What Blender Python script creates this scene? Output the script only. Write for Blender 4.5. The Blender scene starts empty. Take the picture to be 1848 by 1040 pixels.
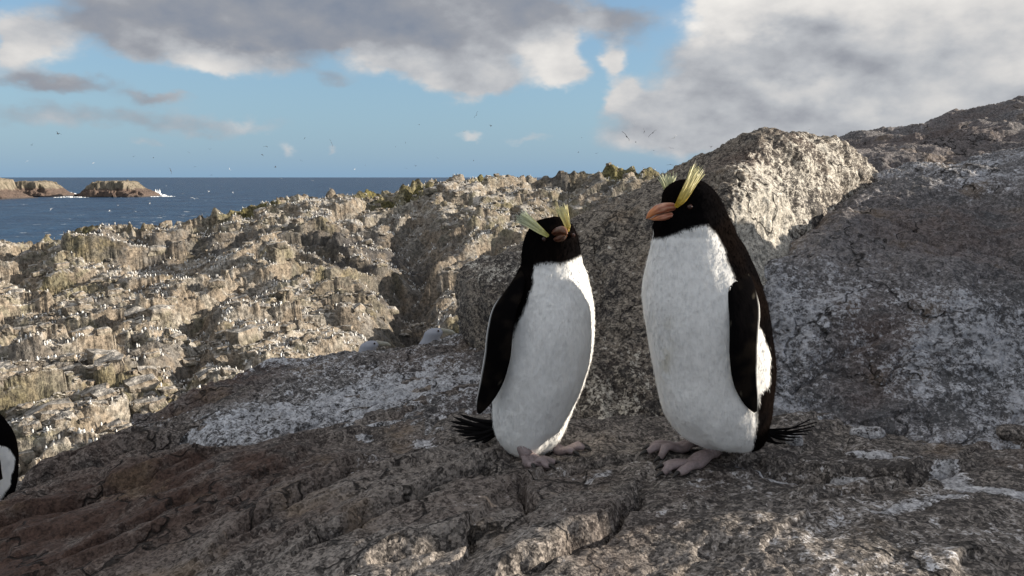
import bpy, math, random
import numpy as np
R = math.radians
rnd = random.Random(7)
rng = np.random.default_rng(11)
S = bpy.context.scene
COL = S.collection

# ------------------------------------------------------------------ camera, sun, exposure
FPX = 28.0 / 36.0 * 1848          # focal length in pixels of the photograph
PIT = math.atan2(200.0, FPX)      # the horizon lies 200 px above the centre
cam = bpy.data.objects.new('camera', bpy.data.cameras.new('camera'))
COL.objects.link(cam)
cam.data.lens = 28; cam.data.sensor_width = 36
cam.data.clip_start = 0.05; cam.data.clip_end = 120000
cam.location = (0, 0, 0); cam.rotation_euler = (math.pi/2 - PIT, 0, 0)
S.camera = cam

SUN_EL, SUN_AZ = 15.0, 84.0       # azimuth from +Y towards +X
sl = bpy.data.lights.new('sun', 'SUN'); sun = bpy.data.objects.new('sun', sl); COL.objects.link(sun)
sl.energy = 5.0; sl.angle = R(0.55); sl.color = (1.0, 0.895, 0.755)
from mathutils import Vector
sdir = Vector((math.sin(R(SUN_AZ))*math.cos(R(SUN_EL)), math.cos(R(SUN_AZ))*math.cos(R(SUN_EL)), math.sin(R(SUN_EL))))
sun.rotation_euler = sdir.to_track_quat('Z', 'Y').to_euler()
sun.location = sdir * 20

S.view_settings.view_transform = 'Standard'; S.view_settings.look = 'None'
S.view_settings.gamma = 1; S.view_settings.use_curve_mapping = False
S.view_settings.exposure = 0.75
S.cycles.max_bounces = 6; S.cycles.diffuse_bounces = 3
S.cycles.use_denoising = True

def ray(px, py):
    X = (px - 924.0) / FPX; Z = -(py - 520.0) / FPX
    y = math.cos(PIT) + math.sin(PIT) * Z; z = -math.sin(PIT) + math.cos(PIT) * Z
    return X / y, 1.0, z / y
def P(px, py, y):
    a, b, c = ray(px, py); return np.array((a*y, y, c*y))
def proj(p):
    p = np.asarray(p, float); x, y, z = p[..., 0], p[..., 1], p[..., 2]
    d = math.cos(PIT)*y - math.sin(PIT)*z; v = math.sin(PIT)*y + math.cos(PIT)*z
    return 924 + FPX*x/d, 520 - FPX*v/d

# ------------------------------------------------------------------ node helper
class NT:
    def __init__(s, t): s.t = t; s.t.nodes.clear()
    def n(s, typ, **kw):
        nd = s.t.nodes.new(typ)
        for k, v in kw.items(): setattr(nd, k, v)
        return nd
    def put(s, sock, v):
        if isinstance(v, bpy.types.NodeSocket): s.t.links.new(v, sock)
        elif v is not None: sock.default_value = v
    def m(s, op, a, b=None, c=None, clamp=False):
        nd = s.n('ShaderNodeMath', operation=op, use_clamp=clamp)
        for i, v in enumerate((a, b, c)):
            if v is not None: s.put(nd.inputs[i], v)
        return nd.outputs[0]
    def add(s, *a):
        r = a[0]
        for b in a[1:]: r = s.m('ADD', r, b)
        return r
    def mul(s, *a):
        r = a[0]
        for b in a[1:]: r = s.m('MULTIPLY', r, b)
        return r
    def vm(s, op, a, b=None, c=None):
        nd = s.n('ShaderNodeVectorMath', operation=op)
        for i, v in enumerate((a, b, c)):
            if v is not None: s.put(nd.inputs[i], v)
        return nd.outputs[0]
    def scale(s, a, k):
        nd = s.n('ShaderNodeVectorMath', operation='SCALE'); s.put(nd.inputs[0], a); s.put(nd.inputs['Scale'], k); return nd.outputs[0]
    def noise(s, v, sc, det=4, ro=.55, dist=0, out='Fac'):
        nd = s.n('ShaderNodeTexNoise'); s.put(nd.inputs['Vector'], v); nd.inputs['Scale'].default_value = sc
        nd.inputs['Detail'].default_value = det; nd.inputs['Roughness'].default_value = ro; nd.inputs['Distortion'].default_value = dist
        return nd.outputs[out]
    def voro(s, v, sc, feat='F1', out='Distance', rnd_=1):
        nd = s.n('ShaderNodeTexVoronoi', feature=feat); s.put(nd.inputs['Vector'], v); nd.inputs['Scale'].default_value = sc
        nd.inputs['Randomness'].default_value = rnd_
        return nd.outputs[out]
    def sm(s, v, a, b, c=0., d=1.):
        nd = s.n('ShaderNodeMapRange', interpolation_type='SMOOTHSTEP'); s.put(nd.inputs[0], v)
        for i, x in enumerate((a, b, c, d)): s.put(nd.inputs[i+1], x)
        return nd.outputs[0]
    def lin(s, v, a, b, c=0., d=1.):
        nd = s.n('ShaderNodeMapRange'); s.put(nd.inputs[0], v)
        for i, x in enumerate((a, b, c, d)): s.put(nd.inputs[i+1], x)
        return nd.outputs[0]
    def mix(s, f, a, b, typ='MIX'):
        nd = s.n('ShaderNodeMix', data_type='RGBA', blend_type=typ)
        s.put(nd.inputs[0], f)
        for i, v in ((6, a), (7, b)):
            if isinstance(v, tuple) and len(v) == 3: v = v + (1,)
            s.put(nd.inputs[i], v)
        return nd.outputs[2]
    def attr(s, name, out='Fac'):
        return s.n('ShaderNodeAttribute', attribute_name=name).outputs[out]
    def obj(s): return s.n('ShaderNodeTexCoord').outputs['Object']
    def xyz(s, v):
        nd = s.n('ShaderNodeSeparateXYZ'); s.put(nd.inputs[0], v); return nd.outputs
    def comb(s, x, y, z):
        nd = s.n('ShaderNodeCombineXYZ')
        for i, v in enumerate((x, y, z)): s.put(nd.inputs[i], v)
        return nd.outputs[0]
    def bump(s, h, dist=1., st=1., nrm=None):
        nd = s.n('ShaderNodeBump'); nd.inputs['Strength'].default_value = st; nd.inputs['Distance'].default_value = dist
        s.put(nd.inputs['Height'], h)
        if nrm is not None: s.put(nd.inputs['Normal'], nrm)
        return nd.outputs[0]
    def pbsdf(s, col, rough=.8, nrm=None, **kw):
        nd = s.n('ShaderNodeBsdfPrincipled')
        if isinstance(col, tuple) and len(col) == 3: col = col + (1,)
        s.put(nd.inputs['Base Color'], col); s.put(nd.inputs['Roughness'], rough)
        if nrm is not None: s.put(nd.inputs['Normal'], nrm)
        for k, v in kw.items(): s.put(nd.inputs[k.replace('_', ' ')], v)
        o = s.n('ShaderNodeOutputMaterial'); s.t.links.new(nd.outputs[0], o.inputs[0])
        return nd
def mat(name):
    m = bpy.data.materials.new(name); m.use_nodes = True
    return m, NT(m.node_tree)

# ------------------------------------------------------------------ world: Nishita sky with broken cloud
W = bpy.data.worlds.new('World'); S.world = W; W.use_nodes = True
def build_world():
    g = NT(W.node_tree)
    sky = g.n('ShaderNodeTexSky', sky_type='NISHITA', sun_disc=False)
    sky.sun_elevation = R(SUN_EL); sky.sun_rotation = R(SUN_AZ); sky.altitude = 0
    sky.air_density = 1.0; sky.dust_density = 0.35; sky.ozone_density = 1.6
    d = g.n('ShaderNodeTexCoord').outputs['Generated']
    x, y, z = g.xyz(d)
    az = g.mul(g.m('ARCTAN2', x, y), 57.29578)
    el = g.mul(g.m('ARCSINE', g.m('MINIMUM', g.m('MAXIMUM', z, -1.), 1.)), 57.29578)
    # billowing: warp the directions
    dv = g.vm('MULTIPLY', d, (1, 1, 1.7))
    w1 = g.noise(dv, 5.5, 3, .55, 0, 'Color'); w2 = g.noise(dv, 24, 3, .6, 0, 'Color')
    w1x, w1y, _ = g.xyz(w1); w2x, w2y, _ = g.xyz(w2)
    u = g.add(az, g.mul(g.m('SUBTRACT', w1x, .5), 5.5), g.mul(g.m('SUBTRACT', w2x, .5), 2.4))
    v = g.add(el, g.mul(g.m('SUBTRACT', w1y, .5), 2.8), g.mul(g.m('SUBTRACT', w2y, .5), 1.8))
    # (px, py, half-width px, half-height px, strength, brightness)
    blobs = [
        (300, 15, 170, 40, 1.2, .27), (560, 25, 260, 50, 2.2, .20), (820, 25, 180, 52, 2.2, .33), (930, 45, 70, 40, 1.2, .36),
        (50, 75, 55, 40, 1.3, .62), (190, 45, 90, 34, .6, .45), (250, 80, 90, 26, .7, .42), (400, 103, 75, 28, 1.3, .70), (520, 120, 60, 26, .6, .50), (600, 150, 45, 16, .45, .40),
        (740, 100, 90, 36, 1.2, .66), (800, 125, 110, 34, 1.1, .56), (860, 150, 90, 24, .9, .52), (975, 95, 50, 42, 1.3, .84), (1010, 140, 50, 26, 1.1, .70),
        (1100, 110, 26, 30, 1.0, .78), (1140, 165, 36, 28, 1.1, .70), (1120, 190, 20, 16, .4, .6), (1090, 35, 90, 36, .8, .38),
        (1300, 25, 70, 40, 1.3, .86), (1420, 15, 110, 26, 1.1, .85), (1650, 20, 220, 40, 1.5, .76), (1420, 85, 160, 38, 2.2, .38), (1600, 85, 130, 38, 1.6, .48), (1780, 70, 110, 60, 1.4, .66),
        (1430, 158, 70, 24, 1.4, .70), (1250, 140, 80, 50, .5, .52), (1300, 190, 120, 36, .62, .50), (1540, 160, 40, 26, 1.2, .44), (1660, 165, 130, 36, 1.2, .60), (1800, 170, 100, 40, 1.1, .58),
        (1550, 215, 320, 36, 1.2, .52), (1450, 262, 330, 34, .9, .50), (1240, 225, 130, 55, .8, .48),
        (120, 148, 110, 15, .62, .32), (290, 176, 80, 11, .58, .36), (120, 212, 240, 26, .52, .42), (430, 222, 180, 16, .36, .48),
        (508, 266, 26, 14, .55, .62), (592, 268, 16, 9, .48, .6), (838, 248, 42, 12, .62, .68), (262, 260, 40, 10, .42, .55), (950, 250, 50, 12, .45, .6),
    ]
    uv = g.comb(u, v, 0.); acc = (0., 0., 0.)
    for (px, py, a, b, st, br) in blobs:
        r = ray(px, py); A0 = math.degrees(math.atan2(r[0], r[1])); E0 = math.degrees(math.atan2(r[2], math.hypot(r[0], r[1])))
        k = math.degrees(1/FPX); ka = 1/(a*k*.80); kb = 1/(b*k*.95)
        q = g.vm('MULTIPLY_ADD', uv, (ka, kb, 0), (-A0*ka, -E0*kb, 0))
        nd = g.n('ShaderNodeVectorMath', operation='DOT_PRODUCT'); g.put(nd.inputs[0], q); g.put(nd.inputs[1], q)
        acc = g.vm('MULTIPLY_ADD', g.m('POWER', .36788, nd.outputs['Value']), (st, st*br, 0), acc)
    F, B, _ = g.xyz(acc)
    # cloud over the unseen sky, made denser and brighter to fill the shade
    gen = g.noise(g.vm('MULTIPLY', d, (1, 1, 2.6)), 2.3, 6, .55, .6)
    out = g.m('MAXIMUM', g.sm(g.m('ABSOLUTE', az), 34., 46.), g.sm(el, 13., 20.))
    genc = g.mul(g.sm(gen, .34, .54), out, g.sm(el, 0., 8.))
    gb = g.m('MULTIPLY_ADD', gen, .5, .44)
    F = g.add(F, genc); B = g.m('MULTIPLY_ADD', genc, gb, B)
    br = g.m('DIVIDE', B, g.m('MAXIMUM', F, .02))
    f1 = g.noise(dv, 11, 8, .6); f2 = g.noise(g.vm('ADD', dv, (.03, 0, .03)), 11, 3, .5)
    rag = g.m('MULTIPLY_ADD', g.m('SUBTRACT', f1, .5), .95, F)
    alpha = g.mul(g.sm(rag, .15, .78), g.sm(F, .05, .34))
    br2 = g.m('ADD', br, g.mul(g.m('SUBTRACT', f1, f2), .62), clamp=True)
    rp = g.n('ShaderNodeValToRGB'); g.put(rp.inputs[0], br2); ce = rp.color_ramp.elements
    ce[0].position = .14; ce[0].color = (.205, .238, .300, 1); ce[1].position = .92; ce[1].color = (.80, .775, .74, 1)
    for ps, cl_ in ((.34, (.285, .30, .335, 1)), (.52, (.44, .455, .48, 1)), (.70, (.62, .61, .60, 1))): e_ = ce.new(ps); e_.color = cl_
    ccol = rp.outputs[0]
    # a thin veil of sea haze low over the horizon
    skycol = g.mix(1., g.scale(sky.outputs[0], .10), (.92, 1.0, 1.10, 1), 'MULTIPLY')
    veil = g.mul(g.m('EXPONENT', g.mul(g.m('MAXIMUM', el, 0.), -.09)), .93)
    skycol = g.mix(veil, skycol, (.152, .258, .380, 1))
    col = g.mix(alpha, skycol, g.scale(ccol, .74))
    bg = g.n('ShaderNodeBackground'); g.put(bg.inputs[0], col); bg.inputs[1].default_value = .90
    o = g.n('ShaderNodeOutputWorld'); g.t.links.new(bg.outputs[0], o.inputs[0])
build_world()

# ------------------------------------------------------------------ numpy noise
_perm = rng.permutation(256).astype(np.int32); _perm = np.concatenate([_perm]*3)
_g = rng.normal(size=(256, 3)).astype(np.float32); _g /= np.linalg.norm(_g, axis=1)[:, None]
def pn(p, seed=0):
    p = np.asarray(p, np.float32).reshape(-1, 3) + np.float32(seed*13.37)
    i = np.floor(p).astype(np.int32); f = p - i; i &= 255
    w = f*f*f*(f*(f*6-15)+10)
    r = np.zeros(len(p), np.float32)
    for a in (0, 1):
        A = _perm[i[:, 0]+a]; wx = w[:, 0] if a else 1-w[:, 0]; fx = f[:, 0]-a
        for b in (0, 1):
            Bq = _perm[A+i[:, 1]+b]; wy = wx*(w[:, 1] if b else 1-w[:, 1]); fy = f[:, 1]-b
            for c in (0, 1):
                gr = _g[_perm[Bq+i[:, 2]+c] & 255]
                r += wy*(w[:, 2] if c else 1-w[:, 2])*(gr[:, 0]*fx+gr[:, 1]*fy+gr[:, 2]*(f[:, 2]-c))
    return r*1.5
def fbm(p, o=4, lac=2.03, gain=.5, seed=0):
    p = np.asarray(p, np.float32); r = 0; a = 1.
    for k in range(o):
        r = r + a*pn(p, seed+k*1.7); p = p*lac; a *= gain
    return r
def ridged(p, o=4, lac=2.1, gain=.5, seed=0):
    p = np.asarray(p, np.float32); r = 0; a = 1.
    for k in range(o):
        r = r + a*(1-2*np.abs(pn(p, seed+k*2.3))); p = p*lac; a *= gain
    return r
def hsh(i, k):
    h = (i[:, 0]*374761393 + i[:, 1]*668265263 + i[:, 2]*2147483647 + k*1274126177) & 0xffffffff
    h = ((h ^ (h >> 13))*1274126177) & 0xffffffff
    return ((h ^ (h >> 16)) & 0xffff)/65535.
def worley(p, seed=0, vec=False):
    """F1, F2 and a random value per cell"""
    p = np.asarray(p, np.float64).reshape(-1, 3) + seed*7.7
    i = np.floor(p).astype(np.int64)
    f1 = np.full(len(p), 9.); f2 = f1.copy(); idv = np.zeros(len(p)); dx_ = np.zeros(len(p)); dy_ = dx_.copy()
    for a in (-1, 0, 1):
        for b in (-1, 0, 1):
            for c in (-1, 0, 1):
                q = i + np.array((a, b, c))
                ex = q[:, 0]+hsh(q, 1)-p[:, 0]; ey = q[:, 1]+hsh(q, 2)-p[:, 1]
                d = np.sqrt(ex**2+ey**2+(q[:, 2]+hsh(q, 3)-p[:, 2])**2)
                nw = d < f1
                f2 = np.where(nw, f1, np.minimum(f2, d)); idv = np.where(nw, hsh(q, 5), idv); f1 = np.where(nw, d, f1)
                if vec: dx_ = np.where(nw, ex, dx_); dy_ = np.where(nw, ey, dy_)
    return (f1, f2, idv, dx_, dy_) if vec else (f1, f2, idv)
def sstep(a, b, x):
    t = np.clip((x-a)/(b-a), 0, 1); return t*t*(3-2*t)

# ------------------------------------------------------------------ mesh helpers
def mk_mesh(name, V, Fq, smooth=True):
    V = np.asarray(V, np.float32).reshape(-1, 3); me = bpy.data.meshes.new(name)
    if isinstance(Fq, np.ndarray):
        n, k = Fq.shape
        me.vertices.add(len(V)); me.vertices.foreach_set('co', V.ravel())
        me.loops.add(n*k); me.loops.foreach_set('vertex_index', Fq.astype(np.int32).ravel())
        me.polygons.add(n); me.polygons.foreach_set('loop_start', np.arange(0, n*k, k, dtype=np.int32))
    else:
        me.from_pydata([tuple(map(float, v)) for v in V], [], [tuple(map(int, f)) for f in Fq])
    me.update(calc_edges=True)
    me.polygons.foreach_set('use_smooth', np.full(len(me.polygons), smooth))
    me.validate()
    return me
def grid_faces(nu, nv, wrap=False):
    a = np.arange(nu-1)[:, None]*nv; mv = nv if wrap else nv-1
    j = np.arange(mv)[None, :]; j2 = (j+1) % nv
    return np.stack([(a+j), (a+nv+j), (a+nv+j2), (a+j2)], -1).reshape(-1, 4)
def attr(me, name, val):
    a = me.attributes.new(name, 'FLOAT', 'POINT'); a.data.foreach_set('value', np.asarray(val, np.float32).ravel())
def vcol(me, val):
    val = np.asarray(val, np.float32); val = np.concatenate([val, np.ones((len(val), 1), np.float32)], 1)
    a = me.color_attributes.new('Col', 'FLOAT_COLOR', 'POINT'); a.data.foreach_set('color', val.ravel())
def add(name, me, m, parent=None, loc=None):
    o = bpy.data.objects.new(name, me); COL.objects.link(o)
    if m is not None and not me.materials: me.materials.append(m)
    if parent is not None: o.parent = parent
    if loc is not None: o.location = tuple(map(float, loc))
    return o
def tag(o, label, cat, group=None, kind=None):
    if label: o['label'] = label
    if cat: o['category'] = cat
    if group: o['group'] = group
    if kind: o['kind'] = kind
    return o
def empty(name, loc):
    o = bpy.data.objects.new(name, None); COL.objects.link(o); o.location = tuple(map(float, loc)); o.empty_display_size = .1
    return o
def normals(G):
    du = np.gradient(G, axis=0); dv = np.gradient(G, axis=1)
    n = np.cross(du, dv); n /= np.maximum(np.linalg.norm(n, axis=-1, keepdims=True), 1e-9)
    return n
def cr_weights(n, t):
    """Catmull-Rom weights of n knots at parameters t in [0, n-1]"""
    Wm = np.zeros((len(t), n)); i = np.clip(np.floor(t).astype(int), 0, n-2); f = t-i
    c = [(-f+2*f*f-f**3)/2, (2-5*f*f+3*f**3)/2, (f+4*f*f-3*f**3)/2, (-f*f+f**3)/2]
    for k in range(4):
        j = np.clip(i+k-1, 0, n-1); np.add.at(Wm, (np.arange(len(t)), j), c[k])
    return Wm
def even_t(lens, cnt):
    cum = np.concatenate([[0], np.cumsum(lens)]); s = np.linspace(0, cum[-1], cnt)
    return np.interp(s, cum, np.arange(len(cum)))
def loft(ctrl, nu, nv, wu=None, wv=None):
    """ctrl[col][row] points -> dense grid; wu, wv: relative density of the knot spans"""
    C = np.array(ctrl, float); a, b = C.shape[:2]
    wu = np.ones(a-1) if wu is None else np.array(wu, float); wv = np.ones(b-1) if wv is None else np.array(wv, float)
    Wu = cr_weights(a, even_t(wu, nu)); Wv = cr_weights(b, even_t(wv, nv))
    return np.einsum('ia,abk,jb->ijk', Wu, C, Wv)
def tps_fit(xy, z, lam=1e-3):
    n = len(xy); d2 = ((xy[:, None]-xy[None])**2).sum(-1); K = .5*d2*np.log(d2+1e-12)+lam*np.eye(n)
    Pm = np.concatenate([np.ones((n, 1)), xy], 1)
    A = np.block([[K, Pm], [Pm.T, np.zeros((3, 3))]])
    w = np.linalg.solve(A, np.concatenate([z, np.zeros(3)]))
    def ev(q):
        q = np.asarray(q, float).reshape(-1, 2); r = w[n]+q @ w[n+1:]
        for k in range(n):
            e = ((q-xy[k])**2).sum(1); r = r+w[k]*.5*e*np.log(e+1e-12)
        return r
    return ev

# ------------------------------------------------------------------ materials
def near_rock(name, white, mid, dark=(.062, .058, .056), brown=(.095, .058, .045), amp=1., gr=(.42, 1.55)):
    m, g = mat(name); p = g.obj()
    nA = g.noise(p, 2.4, 3, .55); nB = g.noise(p, 13, 5, .6); nC = g.noise(p, 46, 4, .62)
    r1 = g.xyz(g.voro(p, 250, 'F1', 'Color'))[0]; r2 = g.xyz(g.voro(p, 105, 'F1', 'Color'))[1]
    spk = g.add(g.mul(r1, .55), g.mul(r2, .45))
    wv = g.add(g.attr('white'), g.mul(g.m('SUBTRACT', nA, .5), .7), g.mul(g.m('SUBTRACT', nB, .5), 1.25), g.mul(g.m('SUBTRACT', nC, .5), 1.0), g.mul(g.m('SUBTRACT', spk, .5), .55))
    wm = g.sm(wv, .30, .72)
    tone = g.add(g.mul(nA, .38), g.mul(nB, .42), g.mul(nC, .30), g.mul(g.m('SUBTRACT', spk, .5), .28))
    base = g.mix(g.sm(tone, .42, .68), dark, mid)
    bm = g.m('MULTIPLY', g.attr('brown'), g.sm(g.add(nB, g.mul(nA, .5)), .45, .85), clamp=True)
    base = g.mix(bm, base, brown)
    base = g.mix(g.mul(g.sm(g.noise(p, 5, 4, .6), .56, .70), .45), base, (.19, .135, .085))
    wc = g.mix(g.sm(nC, .38, .62), tuple(c*.66 for c in white), white)
    col = g.mix(g.mul(wm, .88), base, wc)
    wp = g.vm('ADD', p, g.scale(g.noise(p, 8, 3, .6, 0, 'Color'), .2))
    ck = g.voro(wp, 3.6, 'DISTANCE_TO_EDGE')
    ckm = g.mul(g.sm(ck, .0, .020, 1., 0.), g.sm(nA, .46, .58))
    grit = g.lin(spk, .12, .88, gr[0], gr[1])
    col = g.mix(1., col, g.comb(grit, grit, grit), 'MULTIPLY')
    col = g.mix(g.mul(ckm, .8), col, (.02, .018, .017))
    h = g.mul(g.add(g.mul(nB, .010), g.mul(nC, .0085), g.mul(r1, .0016), g.mul(r2, .0022), g.mul(ckm, -.012)), amp)
    g.pbsdf(col, .86, g.bump(h, 1., 1.), Specular_IOR_Level=.25)
    return m
M_ground = near_rock('foreground rock', white=(.52, .52, .54), mid=(.245, .218, .195), dark=(.07, .062, .058), brown=(.075, .046, .036), gr=(.5, 1.45))
M_bould = near_rock('boulder rock', white=(.53, .50, .44), mid=(.27, .24, .195), amp=.62)
M_slab = near_rock('slab rock', white=(.50, .51, .545), mid=(.245, .235, .24), dark=(.105, .105, .11), gr=(.68, 1.28))
M_low = near_rock('low rock', white=(.55, .56, .59), mid=(.26, .245, .232), dark=(.08, .078, .08), gr=(.55, 1.4))

def hill_mat(name, shore=False):
    m, g = mat(name); p = g.obj()
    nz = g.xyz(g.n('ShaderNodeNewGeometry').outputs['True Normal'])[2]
    nA = g.noise(p, .07, 4, .55); nB = g.noise(p, .5, 5, .62, .4); nC = g.noise(p, 2.6, 4, .65); nD = g.noise(p, 8, 3, .7)
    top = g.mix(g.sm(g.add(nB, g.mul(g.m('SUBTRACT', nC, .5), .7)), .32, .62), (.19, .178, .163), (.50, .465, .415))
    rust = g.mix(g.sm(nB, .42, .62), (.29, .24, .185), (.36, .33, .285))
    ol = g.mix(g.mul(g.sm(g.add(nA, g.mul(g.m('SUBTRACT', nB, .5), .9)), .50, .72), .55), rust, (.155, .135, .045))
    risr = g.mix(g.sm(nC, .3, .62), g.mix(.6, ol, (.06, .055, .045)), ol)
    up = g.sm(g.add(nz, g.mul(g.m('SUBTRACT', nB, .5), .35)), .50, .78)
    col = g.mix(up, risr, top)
    col = g.mix(g.attr('moss'), col, g.mix(g.sm(nC, .35, .65), (.06, .055, .02), (.17, .15, .05)))
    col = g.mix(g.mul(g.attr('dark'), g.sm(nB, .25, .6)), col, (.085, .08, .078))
    sp = g.lin(g.add(g.mul(nD, .5), g.mul(nC, .5)), .34, .66, .35, 1.5)
    col = g.mix(1., col, g.comb(sp, sp, sp), 'MULTIPLY')
    h = g.add(g.mul(nB, .5), g.mul(nC, .22), g.mul(nD, .08))
    g.pbsdf(col, .9, g.bump(h, 1., .9), Specular_IOR_Level=.2)
    return m
M_hill = hill_mat('colony hillside rock')

# ------------------------------------------------------------------ sea
def build_sea():
    m, g = mat('sea water'); p = g.obj()
    q = g.vm('MULTIPLY', p, (1, .75, 1))
    n1 = g.noise(q, .022, 4, .5, .3); n2 = g.noise(q, .10, 5, .6, .4); n3 = g.noise(q, .5, 4, .65)
    h = g.add(g.mul(n1, 12.), g.mul(n2, 5.5), g.mul(n3, 1.4))
    cap = g.sm(g.add(n2, g.mul(g.m('SUBTRACT', n3, .5), .30), g.mul(g.m('SUBTRACT', g.noise(p, .006, 2), .5), .35)), .68, .74)
    col = g.mix(g.sm(n1, .3, .7), (.010, .042, .100), (.020, .065, .135))
    col = g.mix(cap, col, (.62, .66, .68))
    rough = g.mix(cap, (.30, .30, .30), (.8, .8, .8))
    g.pbsdf(col, .42, g.bump(h, 1., 1.), IOR=1.33, Specular_IOR_Level=.26)
    xs = np.concatenate([-np.geomspace(60000, 100, 40), np.linspace(-80, 80, 5), np.geomspace(100, 60000, 40)])
    ys = np.concatenate([-np.geomspace(20000, 100, 20), np.linspace(-80, 80, 5), np.geomspace(100, 90000, 60)])
    G = np.stack([*np.meshgrid(xs, ys, indexing='ij'), np.zeros((len(xs), len(ys)))], -1)
    o = add('sea', mk_mesh('sea', G, grid_faces(len(xs), len(ys))), m, loc=(0, 0, -30))
    tag(o, 'dark blue choppy sea reaching to the horizon', None, kind='structure')
build_sea()

# ------------------------------------------------------------------ far hillside with the colony
HILL = {}
def build_hill():
    ctrl = [(-260, 930, 34), (-100, 905, 36), (60, 875, 38), (200, 820, 41), (330, 775, 44), (480, 720, 49), (640, 690, 54), (760, 660, 60), (900, 640, 66), (1100, 620, 70), (1350, 600, 72),
            (-250, 640, 72), (0, 575, 80), (200, 545, 86), (400, 510, 94), (560, 490, 98), (700, 500, 102), (820, 470, 108), (1000, 440, 116), (1300, 440, 120),
            (-250, 455, 118), (0, 455, 122), (110, 434, 128), (270, 414, 134), (400, 388, 140), (490, 368, 145), (640, 350, 152), (740, 344, 157), (850, 328, 164), (1000, 320, 170), (1110, 308, 172), (1200, 322, 174), (1330, 340, 176)]
    ctrl = [c if i < 11 else (c[0], c[1], c[2]*(.84 if i < 20 else .74)) for i, c in enumerate(ctrl)]
    KY = .74
    pts = np.array([P(*c) for c in ctrl])
    back = []
    for c in ctrl[20:]:
        q = P(*c); back.append((q[0]*1.22, q[1]*1.22, q[2]-9)); back.append((q[0]*1.6, q[1]*1.6, -38))
    for c in ctrl[:11]:
        q = P(*c); back.append((q[0]*.8, q[1]*.8, q[2]-5.)); back.append((q[0]*.5, q[1]*.5, q[2]-16.))
    pts = np.concatenate([pts, np.array(back)]); sc = 60.
    ev = tps_fit(pts[:, :2]/sc, pts[:, 2], 2e-3)
    a = np.concatenate([np.linspace(-1300, -60, 110)[:-1], np.linspace(-60, 1260, 600), np.linspace(1260, 1460, 25)[1:]]); nu, nv = len(a), 560
    a = (a-924)/FPX/math.cos(PIT)
    yy = np.geomspace(28, 185, nv)
    A, Y = np.meshgrid(a, yy, indexing='ij'); X = A*Y
    z0 = ev(np.stack([X, Y], -1).reshape(-1, 2)/sc).reshape(nu, nv)
    q3 = np.stack([X, Y, z0*0], -1).reshape(-1, 3)
    # strike of the beds runs up to the right and away; risers face the sun and the viewer
    al = X*.80+Y*.60; ac = -X*.60+Y*.80
    w = fbm(q3/16., 4, seed=3).reshape(nu, nv); w2 = fbm(q3/5., 3, seed=5).reshape(nu, nv)
    def saw(period, warp, sharp, blk, seed):
        ph = ac/period + warp
        b = np.floor(al/blk + 1.3*fbm(q3/(blk*1.3), 2, seed=seed).reshape(nu, nv) + np.floor(ph)*.37)
        jit = hsh(np.stack([b.ravel().astype(np.int64), np.floor(ph).ravel().astype(np.int64), 0*b.ravel().astype(np.int64)], -1), seed).reshape(nu, nv)
        ph = ph + .16*(jit-.5); fr = ph-np.floor(ph)
        s = np.where(fr < sharp, sstep(0, sharp, fr), 1-(fr-sharp)/(1-sharp))
        hj = hsh(np.stack([np.floor(ph).ravel().astype(np.int64), b.ravel().astype(np.int64), 3+0*b.ravel().astype(np.int64)], -1), seed+9).reshape(nu, nv)
        return s*(.45+.85*hj)-.4
    z = z0 + 1.0*w
    z += 1.8*saw(13., 1.0*w, .10, 9., 21)*sstep(-.6, .3, fbm(q3/30., 2, seed=40).reshape(nu, nv))
    z += .55*saw(5.2, .8*w+.25*w2, .14, 4., 33)
    def facets(la, lc, amp, tilt, seed, warp):
        """broken slabs: every cell is a plane with a height and a dip of its own"""
        f1, f2, idv, ex, ey = worley(np.stack([al/la, ac/lc, al*0], -1).reshape(-1, 3)+warp*fbm(q3/(la*.8), 2, seed=seed)[:, None]*np.array((1, 1, 0)), seed, True)
        h2 = (idv*7919.) % 1.; h3 = (idv*104729.) % 1.
        dz = amp*(idv-.5)+tilt*(ex*la*(h2-.5)+ey*lc*(h3-.12))-amp*.45*np.exp(-(f2-f1)/.05)
        return dz.reshape(nu, nv), idv.reshape(nu, nv)
    dz, idv = facets(8.5, 4.6, 1.05, .50, 2, .35); z += dz
    dz, gid = facets(3.2, 1.9, .28, .55, 6, .35); z += dz
    dz, _ = facets(1.25, .8, .07, .4, 9, .3); z += dz
    z += .07*fbm(q3/1.1, 3, seed=12).reshape(nu, nv)
    # the gully that runs down left of centre, a smaller one to its left, a cliff step under the right end of the ridge
    PX = 924+FPX*math.cos(PIT)*A
    gl = np.abs(PX-(735+40*w+.35*(Y-60)))/46.
    z -= 4.4*np.exp(-gl**2)*sstep(48, 65, Y)*(1-sstep(88, 108, Y))
    gl2 = np.abs(PX-(330+60*w+1.6*(Y-60)))/30.
    z -= 1.6*np.exp(-gl2**2)*sstep(38, 48, Y)*(1-sstep(65, 85, Y))
    z += 2.4*sstep(112, 113.2, Y+2.5*w+1.5*w2)*sstep(950, 1010, PX)*(1-sstep(1190, 1260, PX))*(1-sstep(124, 140, Y))
    z += 1.0*sstep(88, 89, Y+3*w)*sstep(820, 860, PX)*(1-sstep(120, 140, Y))
    # knobs on the skyline
    for (px, y, h, rr) in ((752, 156, 3.0, 3.0), (866, 163, 2.2, .9), (668, 152, 1.3, 2.4), (480, 144, 1.4, 2.4), (1104, 171, 2.0, 1.8), (1150, 172, 1.3, 3.5), (440, 141, .9, 2.), (1020, 170, .8, 2.5)):
        y *= KY; h *= .62; rr *= .8; x = P(px, 400, y)[0]; z += h*np.clip(1.6-(((X-x+.5*w2)/rr)**2+((Y-y)/(rr*1.3))**2)**1.5, 0, 1)*(.7+.5*gid)
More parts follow.
